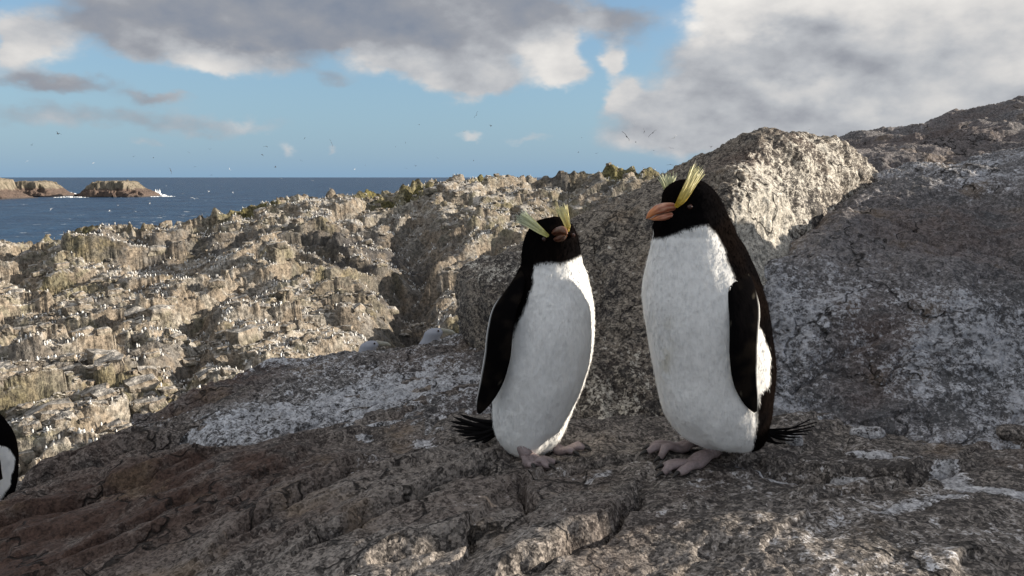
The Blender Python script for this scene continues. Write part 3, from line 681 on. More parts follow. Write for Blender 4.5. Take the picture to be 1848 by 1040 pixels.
def penguin(name, label, rows, yc, heading, bound, side, collar, ground_xy, ratio=.95, headratio=.95, stain=None, fuzz=44000, seed=1, halfdeg=None, dx=0.):
    """rows: (py, xl, xr) outline; yc: depth; side -1/+1: which edge of the white front shows; heading: degrees the chest turns from the viewer"""
    rows = np.array(rows, float)+np.array((0, dx, dx)); nr, nt = 170, 150
    py = np.interp(np.linspace(0, 1, nr)**1.0, np.linspace(0, 1, len(rows)), rows[:, 0])
    Wc = cr_weights(len(rows), np.linspace(0, len(rows)-1, nr)); R3 = Wc @ rows
    py, xl, xr = R3[:, 0], R3[:, 1], R3[:, 2]
    top = py.min(); f = (py-top)/(py.max()-top)
    ycen = yc+.012*np.sin(f*3.1)
    cx = (xl+xr)/2; hw = np.maximum((xr-xl)/2, .4)
    C = np.array([P(a, b, c) for a, b, c in zip(cx, py, ycen)])
    dep = C[:, 1]*math.cos(PIT)-C[:, 2]*math.sin(PIT)
    A = hw*dep/FPX
    ra = np.interp(f, [0, .12, .25, .5, 1], [headratio, headratio, ratio, ratio, ratio])
    t = np.linspace(-math.pi, math.pi, nt, endpoint=False)          # 0 faces the viewer, + to the right
    al = np.broadcast_to(t, (nr, nt))
    G = np.stack([C[:, 0:1]+A[:, None]*np.sin(al), C[:, 1:2]-A[:, None]*ra[:, None]*np.cos(al), np.broadcast_to(C[:, 2:3], (nr, nt))], -1)
    # the belly parts into two thighs low down; a shallow fold under the head
    rl_ = np.arctan2(np.sin(al-R(heading)), np.cos(al-R(heading)))
    fac = 1-.13*np.exp(-(rl_/.28)**2)*(sstep(.84, .97, f)[:, None])-.03*np.exp(-((f-.20)/.02)**2)[:, None]
    ctr = np.stack([np.broadcast_to(C[:, i:i+1], (nr, nt)) for i in range(3)], -1); G = ctr+(G-ctr)*fac[..., None]
    n0 = normals(G); out = np.stack([np.sin(al), -np.cos(al), 0*al], -1)
    n0 *= np.sign((n0*out).sum(-1, keepdims=True)+1e-9)
    p = G.reshape(-1, 3)
    d = .0042*fbm(p*np.array((9, 9, 6.)), 2, seed=seed+40)+.0018*fbm(p*np.array((26, 26, 14.)), 3, seed=seed)+.0007*fbm(p*np.array((110, 110, 45.)), 2, seed=seed+3)
    G = G+n0*d.reshape(nr, nt, 1)
    hd = R(heading)
    gpx, gpy = proj(G)
    bpx = np.interp(gpy, [b[0] for b in bound], [b[1] for b in bound])
    ab = np.arcsin(np.clip((bpx-cx[:, None])/hw[:, None], -.985, .985))
    pxv = cx[:, None]+hw[:, None]*np.sin(al)
    jag = (.07*fbm(p*np.array((70, 70, 26.)), 3, seed=seed+9)).reshape(nr, nt)
    rel = np.arctan2(np.sin(al-hd), np.cos(al-hd)); half = np.abs(ab-hd)
    if halfdeg is not None: half = R(1)*np.interp(gpy, [q[0] for q in halfdeg], [q[1] for q in halfdeg])
    white = sstep(-.045, .045, half-np.abs(rel)+jag)
    if collar is not None:
        cp = np.interp(pxv, [c[0] for c in collar], [c[1] for c in collar])
        cosf = np.cos(al)
        cp = np.where(cosf > 0, cp, np.mean([c[1] for c in collar])-6)
        white *= sstep(-3.5, 3.5, gpy-cp+16*jag)
    c3 = BLK[None, None]*(1-white[..., None])+WHT[None, None]*white[..., None]
    back = (1-white)*sstep(.15, .5, fbm(p*9, 3, seed=seed+20).reshape(nr, nt)*.5+.3)
    c3 = c3+back[..., None]*np.array((.003, .0015, .0005))
    if stain is not None:
        for (spx, spy, rr, scol, k) in stain:
            sp = P(spx, spy, yc-.1); dd = np.exp(-(((pxv-spx)/rr[0])**2+((py[:, None]-spy)/rr[1])**2))*(np.cos(al) > 0)*k
            dd = dd*sstep(-.3, .4, fbm(p*30, 3, seed=3)).reshape(nr, nt)
            c3 = c3*(1-dd[..., None])+np.array(scol)*dd[..., None]
    nrm = normals(G); nrm *= np.sign((nrm*out).sum(-1, keepdims=True)+1e-9)
    V = G.reshape(-1, 3); Fq = grid_faces(nr, nt, True)
    topp = G[0].mean(0)+np.array((0, 0, .001)); bot = G[-1].mean(0)-np.array((0, 0, .001)); nV = len(V)
    tris = []
    for k in range(nt):
        tris.append((nV, k, (k+1) % nt)); b0 = (nr-1)*nt; tris.append((nV+1, b0+(k+1) % nt, b0+k))
    cc = c3.reshape(-1, 3); nn = nrm.reshape(-1, 3)
    # short overlapping feathers
    r2 = np.random.default_rng(seed); area = np.repeat(A[:, None], nt, 1).ravel(); area = area*np.abs(np.gradient(C[:, 2]))[:, None].repeat(nt, 1).ravel()
    idx = r2.choice(len(V), fuzz, p=area/area.sum())
    bp = V[idx]+r2.normal(0, .0012, (fuzz, 3)); bn = nn[idx]
    dn = np.array((0, 0, -1.))-bn*(-bn[:, 2:3]); dn = dn+r2.normal(0, .22, (fuzz, 3)); dn -= bn*(dn*bn).sum(1, keepdims=True)
    dn /= np.linalg.norm(dn, axis=1, keepdims=True)+1e-9
    sd = np.cross(dn, bn); L = r2.uniform(.004, .009, (fuzz, 1)); Wd = r2.uniform(.0007, .0013, (fuzz, 1)); lift = r2.uniform(.0003, .0014, (fuzz, 1))
    tri = np.stack([bp-sd*Wd-bn*.0006, bp+sd*Wd-bn*.0006, bp+dn*L+bn*lift], 1).reshape(-1, 3)
    fcol = np.repeat(cc[idx]*r2.uniform(.985, 1.01, (fuzz, 1)), 3, 0); tn = bn+r2.normal(0, .03, (fuzz, 3)); tn /= np.linalg.norm(tn, axis=1, keepdims=True)
    fn = np.repeat(tn, 3, 0)
    allV = np.concatenate([V, [topp, bot], tri]); base = np.array((ground_xy[0], ground_xy[1], ground_xy[2]))
    quads = Fq; m0 = nV+2
    # polygons of both sizes
    me = bpy.data.meshes.new(name); ft = np.arange(fuzz*3).reshape(-1, 3)+m0
    tr = np.array(tris); alltri = np.concatenate([tr, ft])
    me.vertices.add(len(allV)); me.vertices.foreach_set('co', (allV-base).astype(np.float32).ravel())
    li = np.concatenate([quads.ravel(), alltri.ravel()]).astype(np.int32)
    me.loops.add(len(li)); me.loops.foreach_set('vertex_index', li)
    ls = np.concatenate([np.arange(len(quads))*4, len(quads)*4+np.arange(len(alltri))*3]).astype(np.int32)
    me.polygons.add(len(ls)); me.polygons.foreach_set('loop_start', ls)
    me.update(calc_edges=True); me.polygons.foreach_set('use_smooth', np.ones(len(ls), bool))
    an = np.concatenate([nn, [(0, 0, 1.), (0, 0, -1.)], fn]); an /= np.linalg.norm(an, axis=1, keepdims=True)+1e-9
    me.normals_split_custom_set_from_vertices(an.astype(np.float32))
    vcol(me, np.concatenate([cc, [BLK, WHT], fcol]))
    root = empty(name, base); tag(root, label, 'penguin')
    add('body', me, M_feath, root)
    return root, base

def flipper(root, base, stations, wvec, thick=.0075, edge=(0, 1), seed=1, inner=None, face=None):
    """stations: (px, py, depth, half-width m); wvec: direction across the blade"""
    st = np.array([list(P(a, b, c))+[h] for a, b, c, h in stations]); n = 46
    Wm = cr_weights(len(st), np.linspace(0, len(st)-1, n)); Q = Wm @ st
    c = Q[:, :3]; hw = np.maximum(Q[:, 3], .001)
    ax = np.gradient(c, axis=0); ax /= np.linalg.norm(ax, axis=1, keepdims=True)
    w = np.array(wvec, float); w = w[None]-ax*(ax @ w)[:, None]; w /= np.linalg.norm(w, axis=1, keepdims=True)
    nn = np.cross(ax, w)
    k = 28; t = np.linspace(0, 2*math.pi, k, endpoint=False)
    th = np.minimum(thick*np.interp(np.linspace(0, 1, n), [0, .15, .6, 1], [1.5, 1.25, .8, .35]), hw*.6)
    G = c[:, None]+w[:, None]*(hw[:, None]*np.cos(t))[..., None]+nn[:, None]*(th[:, None]*np.sign(np.sin(t))*np.abs(np.sin(t))**.8)[..., None]
    p = G.reshape(-1, 3); G = G+(.0012*fbm(p*60, 2, seed=seed).reshape(n, k))[..., None]*nn[:, None]
    u = np.broadcast_to(np.cos(t), (n, k)); fs = np.broadcast_to(np.sin(t), (n, k))
    wt = np.zeros((n, k)); fr = np.broadcast_to(np.linspace(0, 1, n)[:, None], (n, k))
    if edge[1]: wt = np.maximum(wt, sstep(.86, .96, u*edge[1])*sstep(.18, .3, fr)*(1-sstep(.86, .97, fr)))
    if edge[0]: wt = np.maximum(wt, sstep(.90, .97, -u)*sstep(.1, .2, fr)*(1-sstep(.5, .6, fr)))
    if inner is not None: wt = np.maximum(wt, .9*sstep(.1, .3, fs*inner)*sstep(.05, .15, fr)*(1-sstep(.9, .97, fr))*(np.abs(u) < .82))
    col = BLK*(1-wt[..., None])+WHT*.95*wt[..., None]
    spk = (fbm(p*220, 1, seed=seed+4) > .62).reshape(n, k)*(1-wt)
    col = col+spk[..., None]*np.array((.05, .045, .035))+np.array((.008, .006, .004))*sstep(0, .5, fbm(p*25, 2, seed=2)).reshape(n, k)[..., None]
    V = np.concatenate([G.reshape(-1, 3), [c[0], c[-1]]])-base; F_ = [tuple(q) for q in grid_faces(n, k, True)]
    for i in range(k): F_.append((n*k, i, (i+1) % k)); F_.append((n*k+1, (n-1)*k+(i+1) % k, (n-1)*k+i))
    me = mk_mesh('flipper', V, F_); vcol(me, np.concatenate([col.reshape(-1, 3), [BLK, BLK]]))
    return add('flipper', me, M_feath, root)

def bill(root, base, pos, head_deg, pitch_deg, L=.066, sc=1., tint=1.):
    """two mandibles with a hooked tip; head_deg: 0 = towards the viewer, + = to the right"""
    h, q = R(head_deg), R(pitch_deg)
    f = np.array((math.sin(h)*math.cos(q), -math.cos(h)*math.cos(q), math.sin(q))); s = np.array((math.cos(h), math.sin(h), 0)); u = np.cross(s, f); u = u if u[2] > 0 else -u
    n = 22; t = np.linspace(0, 1, n)
    topc = np.interp(t, [0, .15, .4, .65, .85, .95, 1], [.013, .0165, .0175, .0150, .0075, .001, -.006])*sc
    mid = np.interp(t, [0, .3, .7, .92, 1], [-.001, -.0015, -.004, -.009, -.0095])*sc
    bot = np.interp(t, [0, .2, .5, .8, .93, 1], [-.010, -.0145, -.0165, -.0145, -.0115, -.0100])*sc
    wd = np.interp(t, [0, .3, .7, .9, 1], [.0125, .0118, .0085, .0050, .0015])*sc
    k = 20; a = np.linspace(0, 2*math.pi, k, endpoint=False)
    for nm, hi, lo, e in (('upper_bill', topc, mid+.0004, .0), ('lower_bill', mid-.0004, bot, .07)):
        tt = t*(1-e); cen = (hi+lo)/2; hh = np.maximum((hi-lo)/2, .0004)
        ww = wd*(1. if nm[0] == 'u' else .86)
        G = np.array(pos)+f*(tt*L)[:, None, None]+u*(cen[:, None]+hh[:, None]*np.sin(a))[..., None]+s*(ww[:, None]*np.sign(np.cos(a))*np.abs(np.cos(a))**.85)[..., None]
        sa = np.broadcast_to(np.sin(a), (n, k)); T = np.broadcast_to(t[:, None], (n, k))
        red = np.array((.34, .10, .05)); pale = np.array((.60, .30, .19)); og = np.array((.56, .20, .06))
        pk = sstep(.25, .5, np.sin(7*sa+4*T+.6)*.5+.3)[..., None]
        col = red*(1-pk)+pale*pk; tip = sstep(.55, .95, T)[..., None]; col = col*(1-tip)+og*tip
        gape = (sstep(.30, .0, T)*(np.abs(sa) > .55 if nm[0] == 'u' else np.ones_like(sa)))[..., None]*(0.75 if nm[0] == 'l' else .2)
        col = (col*(1-gape)+np.array((.50, .40, .40))*gape)*tint
        V = np.concatenate([G.reshape(-1, 3), [G[0].mean(0), G[-1].mean(0)]])-base; F_ = [tuple(x) for x in grid_faces(n, k, True)]
        for i in range(k): F_.append((n*k, i, (i+1) % k)); F_.append((n*k+1, (n-1)*k+(i+1) % k, (n-1)*k+i))
        me = mk_mesh(nm, V, F_); vcol(me, np.concatenate([col.reshape(-1, 3), [red, og]])); add(nm, me, M_bill, root)

def crest(root, base, line, cnt, seed, tipcol=(.60, .60, .36), basecol=(.62, .43, .035), flare=1.):
    """plume of fine feathers; line: (px, py, depth, half-width px)"""
    r2 = np.random.default_rng(seed); ln = np.array(line, float); V = []; F_ = []; C = []
    n = 9
    for i in range(cnt):
        o = r2.uniform(-1, 1); end = 1.08-.6*r2.random()**1.6; dz = r2.normal(0, .0035)
        tt = np.linspace(r2.uniform(0, .25), end, n); k = tt*(len(ln)-1)
        px = np.interp(k, range(len(ln)), ln[:, 0]); py_ = np.interp(k, range(len(ln)), ln[:, 1]); yy = np.interp(k, range(len(ln)), ln[:, 2]); w = np.interp(k, range(len(ln)), ln[:, 3])
        dx = np.gradient(px); dy = np.gradient(py_); m = np.hypot(dx, dy)+1e-6
        off = o*w*(1+flare*.35*tt*r2.uniform(-.3, 1)); px2 = px-dy/m*off; py2 = py_+dx/m*off
        pts = np.array([P(a, b, c+dz*q) for a, b, c, q in zip(px2, py2, yy, tt)]); pts = pts+(tt**3)[:, None]*r2.normal(0, .0045, 3)
        wd = np.interp(tt/end, [0, .3, .8, 1], [.0012, .0014, .0009, .0002])*r2.uniform(.6, 1.3)
        ax = np.gradient(pts, axis=0); sdv = np.cross(ax, np.array((0, 1., 0))+r2.normal(0, .5, 3)); sdv /= np.linalg.norm(sdv, axis=1, keepdims=True)+1e-9
        b = len(V); c1 = np.array(basecol)*r2.uniform(.8, 1.1); c2 = np.array(tipcol)*r2.uniform(.75, 1.1)
        for j in range(n):
            V += [pts[j]-sdv[j]*wd[j], pts[j]+sdv[j]*wd[j]]; mixc = c1*(1-tt[j])**1.2+c2*(1-(1-tt[j])**1.2); C += [mixc, mixc]
            if j: F_.append((b+2*j-2, b+2*j-1, b+2*j+1, b+2*j))
    me = mk_mesh('crest', np.array(V)-base, np.array(F_)); vcol(me, np.array(C))
    return add('crest', me, M_crest, root)

def tube(pts, rad, k=10, flat=1.):
    pts = np.array(pts, float); rad = np.array(rad, float); n = len(pts)
    ax = np.gradient(pts, axis=0); ax /= np.linalg.norm(ax, axis=1, keepdims=True)+1e-9
    up = np.array((0, 0, 1.)); s = np.cross(ax, up); bad = np.linalg.norm(s, axis=1) < .2; s[bad] = np.cross(ax[bad], np.array((1., 0, 0))); s /= np.linalg.norm(s, axis=1, keepdims=True)
    u = np.cross(s, ax); t = np.linspace(0, 2*math.pi, k, endpoint=False)
    G = pts[:, None]+s[:, None]*(rad[:, None]*np.cos(t))[..., None]+u[:, None]*(rad[:, None]*flat*np.sin(t))[..., None]
    V = np.concatenate([G.reshape(-1, 3), [pts[0], pts[-1]]]); F_ = [tuple(q) for q in grid_faces(n, k, True)]
    for i in range(k): F_.append((n*k, i, (i+1) % k)); F_.append((n*k+1, (n-1)*k+(i+1) % k, (n-1)*k+i))
    return V, F_

def foot(root, base, ankle, head_deg, L=.095, spread=24, sc=1., flat=None):
    """webbed foot: shank, three toes with knuckles, webs; claws are sub-parts"""
    h = R(head_deg); V = []; F_ = []; claws = []
    gz = gz_at if flat is None else (lambda x, y: flat)
    g0 = gz(ankle[0], ankle[1])
    heel = np.array((ankle[0], ankle[1], g0+.014*sc))
    def addm(v, f):
        b = len(V); V.extend(v); F_.extend([tuple(i+b for i in q) for q in f])
    fdir = np.array((math.sin(h), -math.cos(h), 0))
    hk = heel+fdir*.006
    addm(*tube([heel-fdir*.012+np.array((0, 0, .045)), heel-fdir*.008+np.array((0, 0, .024)), hk+np.array((0, 0, .006)), hk+fdir*.012], np.array((.0165, .0155, .0150, .012))*sc, 12))
    toes = []
    for i, (da, l) in enumerate(((-spread, .86), (0, 1.), (spread, .90))):
        d = np.array((math.sin(h+R(da)), -math.cos(h+R(da)), 0)); n = 9; pts = []
        for j in range(n):
            t = j/(n-1); q = heel+d*(t*L*l); z = max(gz(q[0], q[1]), g0-.012)
            pts.append((q[0], q[1], z+(.012*(1-t)+.0065*t+.0035*math.sin(t*9.5))*sc))
        pts = np.array(pts); rad = np.array([.0105, .0100, .0098, .0108, .0094, .0102, .0086, .0092, .0062])*sc
        addm(*tube(pts, rad, 10, .85)); toes.append(pts)
        e = pts[-1]; claws.append(tube([e-d*.004, e+d*.006+np.array((0, 0, .002)), e+d*.014-np.array((0, 0, .002)), e+d*.019-np.array((0, 0, .007))], np.array((.0046, .0042, .0026, .0005))*sc, 8))
    for a, b in ((0, 1), (1, 2)):
        for dz, flip in ((.0015, 0), (-.0015, 1)):
            b0 = len(V)
            for j in range(8):
                for s_ in np.linspace(0, 1, 5):
                    sag = 4*s_*(1-s_); tj = 1-.16*sag*(j/7.)
                    q = (toes[a][j]*(1-s_)+toes[b][j]*s_); q = heel+(q-heel)*tj if j > 1 else q
                    V.append(q+np.array((0, 0, dz-.003*sag)))
            for j in range(7):
                for s_ in range(4):
                    f = (b0+j*5+s_, b0+j*5+s_+1, b0+(j+1)*5+s_+1, b0+(j+1)*5+s_); F_.append(f if not flip else f[::-1])
    V = np.array(V); col = np.array((.27, .215, .215))+.05*fbm(V*55, 3, seed=4)[:, None]*np.array((1., .8, .8))
    me = mk_mesh('foot', V-base, F_); vcol(me, np.clip(col, .02, 1)); o = add('foot', me, M_skin, root)
    for v, f in claws: add('claw', mk_mesh('claw', v-base, f), M_claw, o)
    return o

def tail(root, base, start, tips, w=.0056, seed=1):
    r2 = np.random.default_rng(seed)
    for tp in tips:
        a = np.array(start)+r2.normal(0, .006, 3); b = np.array(tp); n = 8; V = []; F_ = []
        ax = (b-a)/np.linalg.norm(b-a); s = np.cross(ax, (0, 0, 1.)); s = s/np.linalg.norm(s)*.6+np.array((0, 0, .6)); s -= ax*(s @ ax); s /= np.linalg.norm(s); u = np.cross(s, ax)
        for j in range(n):
            t = j/(n-1); c = a*(1-t)+b*t+np.array((0, 0, -.006*math.sin(t*3.1))); ww = w*np.interp(t, [0, .3, .85, 1], [.9, 1, .75, .12])
            V += [c-s*ww, c+u*.0016, c+s*ww, c-u*.0012]
            if j:
                q = 4*(j-1)
                for k in range(4): F_.append((q+k, q+(k+1) % 4, q+4+(k+1) % 4, q+4+k))
        F_ += [(3, 2, 1, 0), (4*n-4, 4*n-3, 4*n-2, 4*n-1)]
        add('tail_feather', mk_mesh('tail_feather', np.array(V)-base, F_), M_tail, root)

def eye(root, base, c, r=.0055):
    V, F_ = [], []; n, k = 8, 12
    for i in range(n+1):
        th = math.pi*i/n
        for j in range(k): ph = 2*math.pi*j/k; V.append((c[0]+r*math.sin(th)*math.cos(ph), c[1]+r*math.sin(th)*math.sin(ph), c[2]+r*math.cos(th)))
    add('eye', mk_mesh('eye', np.array(V)-base, grid_faces(n+1, k, True)), M_eye, root)

# ---- left penguin
YL = 1.735
gL = ground_pt(948, 838)
rootL, bL = penguin('crested_penguin', 'crested penguin on the left, chest to the viewer, bill raised slightly', [
    (391, 994, 1004), (395, 978, 1020), (403, 964, 1030), (415, 954, 1038), (430, 948, 1044), (448, 945, 1047), (465, 943, 1049), (480, 940, 1052), (500, 930, 1058), (522, 917, 1064), (548, 904, 1070),
    (580, 893, 1073), (612, 887, 1073), (650, 884, 1067), (690, 885, 1056), (722, 886, 1043), (750, 887, 1030), (775, 890, 1019), (795, 897, 1008), (812, 910, 992), (820, 928, 965)],
    YL, 36, [(460, 972), (490, 963), (520, 957), (548, 950), (575, 938), (600, 928), (640, 912), (680, 898), (720, 888), (750, 884), (770, 888), (800, 900)], -1,
    [(930, 482), (962, 479), (985, 474), (1005, 476), (1030, 470), (1050, 460)], gL, seed=3)
flipper(rootL, bL, [(945, 492, 1.715, .010), (928, 528, 1.668, .020), (910, 562, 1.645, .027), (902, 600, 1.635, .029), (897, 645, 1.640, .029), (886, 690, 1.655, .025), (872, 725, 1.665, .016), (864, 746, 1.67, .004)], (.9, -.35, 0), edge=(1, -1), seed=5)
flipper(rootL, bL, [(1030, 530, 1.80, .020), (1038, 565, 1.815, .027), (1040, 605, 1.83, .029), (1036, 650, 1.83, .029), (1024, 690, 1.82, .025), (1010, 725, 1.81, .016), (1000, 746, 1.80, .004)], (.5, .8, 0), edge=(1, -1), seed=6)
bill(rootL, bL, P(1003, 428, YL-.040), 20, 18, L=.060, sc=.95, tint=.26)
crest(rootL, bL, [(990, 427, 1.672, 2.), (976, 417, 1.678, 5), (961, 406, 1.69, 7), (945, 395, 1.71, 8), (936, 388, 1.725, 9)], 210, 4, tipcol=(.62, .66, .50), basecol=(.50, .47, .12))  # plume on the shaded side, its shade painted in as a greener yellow
crest(rootL, bL, [(1025, 419, 1.682, 2.), (1024, 407, 1.686, 4.5), (1020, 395, 1.70, 6), (1014, 382, 1.72, 8), (1010, 374, 1.73, 9)], 120, 6, tipcol=(.66, .62, .34), basecol=(.68, .52, .08))
eye(rootL, bL, P(982, 432, 1.677), .005); eye(rootL, bL, P(1034, 425, 1.695), .005)
foot(rootL, bL, P(945, 822, 1.68), 42, L=.082, spread=27); foot(rootL, bL, P(990, 802, 1.735), 68, L=.085, spread=22)
tail(rootL, bL, P(904, 772, 1.775), [P(818, 752, 1.80), P(812, 760, 1.795), P(814, 769, 1.79), P(819, 777, 1.785), P(827, 785, 1.78), P(838, 792, 1.775), P(852, 798, 1.77), P(868, 800, 1.765), P(830, 748, 1.81)], seed=2)

# ---- right penguin
YR = 1.60
gR = ground_pt(1270, 818)
rootR, bR = penguin('crested_penguin', 'taller crested penguin on the right with orange bill turned left', [
    (326, 1234, 1258), (330, 1220, 1271), (338, 1207, 1283), (350, 1199, 1294), (364, 1196, 1302), (378, 1190, 1309), (396, 1180, 1317), (414, 1176, 1326), (430, 1176, 1334), (452, 1173, 1345), (482, 1167, 1358), (512, 1163, 1370),
    (542, 1161, 1380), (572, 1163, 1388), (602, 1169, 1393), (642, 1175, 1395), (682, 1181, 1393), (712, 1187, 1390), (742, 1199, 1387), (766, 1215, 1384), (786, 1236, 1380), (800, 1262, 1372), (808, 1292, 1352)],
    YR, -40, [(400, 1258), (430, 1281), (452, 1289), (482, 1296), (505, 1302), (532, 1316), (560, 1322), (578, 1330), (600, 1352), (640, 1372), (685, 1371), (702, 1360), (714, 1342), (760, 1342), (800, 1340)], 1,
    [(1165, 432), (1185, 431), (1205, 424), (1235, 411), (1260, 407), (1285, 428)], gR, seed=8, stain=[(1190, 630, (7, 45), (.38, .32, .15), .4), (1194, 600, (10, 40), (.6, .56, .42), .25)])
flipper(rootR, bR, [(1325, 470, 1.585, .016), (1336, 512, 1.522, .028), (1343, 555, 1.498, .033), (1343, 595, 1.484, .031), (1342, 640, 1.480, .030), (1345, 685, 1.486, .026), (1355, 722, 1.495, .016), (1363, 743, 1.50, .004)], (.93, .28, 0), edge=(0, 1), seed=9)
flipper(rootR, bR, [(1225, 520, 1.68, .020), (1215, 555, 1.70, .028), (1210, 600, 1.712, .030), (1212, 650, 1.715, .030), (1222, 690, 1.71, .025), (1235, 725, 1.70, .016), (1245, 745, 1.69, .004)], (.8, -.5, 0), edge=(0, -1), seed=10)
bill(rootR, bR, P(1219, 380, YR-.030), -66, -5, L=.068, sc=1.02)
crest(rootR, bR, [(1219, 374, 1.545, 2.0), (1230, 361, 1.540, 6.5), (1241, 343, 1.545, 8), (1251, 324, 1.56, 8), (1263, 303, 1.58, 8)], 300, 14, flare=.7, tipcol=(.60, .58, .32), basecol=(.78, .54, .035))
crest(rootR, bR, [(1210, 352, 1.63, 4), (1207, 340, 1.64, 8), (1206, 328, 1.65, 10), (1205, 315, 1.66, 13)], 110, 16, tipcol=(.58, .60, .40), basecol=(.52, .50, .16))  # far plume coloured greenish to paint in its shade
eye(rootR, bR, P(1245, 374, 1.544), .0058); eye(rootR, bR, P(1196, 372, 1.625), .005)
foot(rootR, bR, P(1292, 806, 1.60), -60, L=.142, spread=12, sc=1.12); foot(rootR, bR, P(1262, 799, 1.66), -72, L=.125, spread=14, sc=1.1)
tail(rootR, bR, P(1376, 775, 1.66), [P(1474, 762, 1.72), P(1470, 769, 1.71), P(1466, 776, 1.70), P(1456, 784, 1.695), P(1444, 789, 1.69), P(1432, 795, 1.685), P(1418, 800, 1.68), P(1404, 802, 1.67), P(1462, 757, 1.73), P(1440, 780, 1.70)], seed=7)

# ---- penguin at the left edge of the picture
YE = 2.55
gE = P(-30, 900, YE)
rootE, bE = penguin('crested_penguin', 'crested penguin cut off by the left edge of the photo', [
    (690, -78, -66), (694, -94, -52), (702, -104, -44), (716, -108, -38), (732, -108, -28), (746, -106, -12), (758, -104, 2), (776, -102, 15), (800, -100, 26), (830, -100, 31), (860, -98, 31), (890, -92, 28), (915, -78, 18), (930, -55, 0)],
    YE, -30, [(720, -60), (770, -30), (796, -10), (808, 16), (830, 22), (848, 21), (862, 14), (880, 10), (930, 0)], 1, [(-120, 735), (0, 735)], gE, seed=12, fuzz=16000, dx=-8., halfdeg=[(740, 40), (785, 60), (800, 85), (808, 112), (825, 124), (845, 124), (858, 116), (875, 112), (900, 100)])
flipper(rootE, bE, [(-40, 752, 2.46, .02), (-36, 785, 2.42, .034), (-30, 815, 2.41, .038), (-16, 845, 2.415, .030), (2, 866, 2.42, .006)], (.9, .3, 0), edge=(0, 0), seed=15)
bill(rootE, bE, P(-100, 705, YE-.02), -80, -10, L=.068, sc=1.)
crest(rootE, bE, [(-92, 702, 2.47, 2), (-80, 690, 2.465, 5), (-64, 676, 2.48, 7)], 40, 19)
zE = P(-40, 932, YE)[2]-.012
for ax_ in (-70, -20): foot(rootE, bE, np.array((P(ax_, 925, YE)[0], YE-.02, zE)), -40, L=.11, spread=16, sc=1.1, flat=zE)
blob('ledge', 'rock ledge below the left edge penguin', None, np.array((P(-60, 925, YE)[0], YE+.05, zE-.215)), (.62, .42, .22), M_ground, 300, nu=70, nv=90, flat=4., big=.02, mid=.008, kind='structure')
tail(rootE, bE, P(25, 905, 2.62), [P(80, 918, 2.7), P(78, 925, 2.69), P(70, 930, 2.68), P(60, 936, 2.66)], seed=9)

# ------------------------------------------------------------------ grey-headed albatrosses resting behind the rock
def albatross(name, label, pos, face_deg, L=.5, up=.06, seed=1):
    root = empty(name, pos); tag(root, label, 'albatross')
    n, k = 40, 30; t = np.linspace(0, 1, n); a = np.linspace(0, 2*math.pi, k, endpoint=False)
    cx = np.interp(t, [0, 1], [-.5*L, .36*L]); r = L*np.interp(t, [0, .06, .3, .6, .85, .95, 1], [.01, .06, .17, .21, .15, .07, .01])
    cz = L*np.interp(t, [0, .3, .6, 1], [.24, .22, .21, .26])
    G = np.stack([np.repeat(cx[:, None], k, 1), r[:, None]*np.cos(a), cz[:, None]+r[:, None]*.95*np.sin(a)], -1)
    # neck and head grow out of the breast in one skin
    hn = 26; th = np.linspace(0, 1, hn); hx = np.interp(th, [0, .3, .6, .8, 1], [.20, .31, .37, .40, .42])*L; hz = np.interp(th, [0, .3, .6, .8, 1], [.26, .40, .52, .585, .62])*L
    hr = np.interp(th, [0, .3, .55, .75, .92, 1], [.15, .105, .088, .095, .06, .004])*L
    H = np.stack([hx[:, None]+hr[:, None]*np.cos(a)*1.1, hr[:, None]*np.sin(a), np.repeat(hz[:, None], k, 1)], -1)
    V = np.concatenate([G.reshape(-1, 3), H.reshape(-1, 3)])
    nG = G[..., 2]-cz[:, None]; dk = sstep(.0, .03, nG.ravel()+.02*fbm(G.reshape(-1, 3)*20, 2, seed=seed))*(np.repeat(t, k) < .82)
    cG = np.array((.78, .78, .77))*(1-dk[:, None])+np.array((.022, .022, .025))*dk[:, None]
    gh = sstep(.05, .4, np.repeat(th, k))[:, None]; cH = np.array((.74, .74, .75))*(1-gh)+np.array((.34, .355, .40))*gh
    cr, sr = math.cos(R(face_deg)), math.sin(R(face_deg)); rot = np.array([[cr, -sr, 0], [sr, cr, 0], [0, 0, 1]])
    F_ = np.concatenate([grid_faces(n, k, True), grid_faces(hn, k, True)+n*k])
    me = mk_mesh('body', V @ rot.T, F_); vcol(me, np.concatenate([cG, cH])); add('body', me, M_feath, root)
    bt = tube(np.array([(.47, 0, .585), (.53, 0, .575), (.60, 0, .565), (.64, 0, .545)])*L @ rot.T, np.array((.034, .028, .022, .006))*L, 10)
    me = mk_mesh('bill', bt[0], bt[1]); vcol(me, np.tile((.32, .31, .25), (len(bt[0]), 1))); add('bill', me, M_bill, root)
    for s in (-1, 1):
        e = eye(root, np.array(pos), np.array(pos)+rot @ np.array((.435*L, s*.078*L, .60*L)), .012*L)
def alb_at(px, py, y, L):          # seat the bird so that its crown shows at (px, py)
    return lambda fd: P(px, py, y)-np.array((.40*L*math.cos(R(fd)), .40*L*math.sin(R(fd)), .62*L))
for (px, py, y, L, fd, lb) in ((668, 615, 3.75, .42, 20, 'grey headed albatross resting behind the low pale rock'), (784, 592, 3.9, .44, 12, 'dark backed albatross behind the rock crest beside the squat boulder'), (283, 750, 3.3, .40, 165, 'albatross mostly hidden below the ledge near the left edge')):
    ap = alb_at(px, py, y, L)(fd); albatross('albatross', lb, ap, fd, L, seed=int(px))
    blob('ledge', 'rock ledge in the gully under a resting albatross', None, ap+np.array((0, 0, -.185)), (.42, .36, .20), M_low, 310+int(px), nu=60, nv=80, flat=4., big=.02, mid=.008, kind='structure')

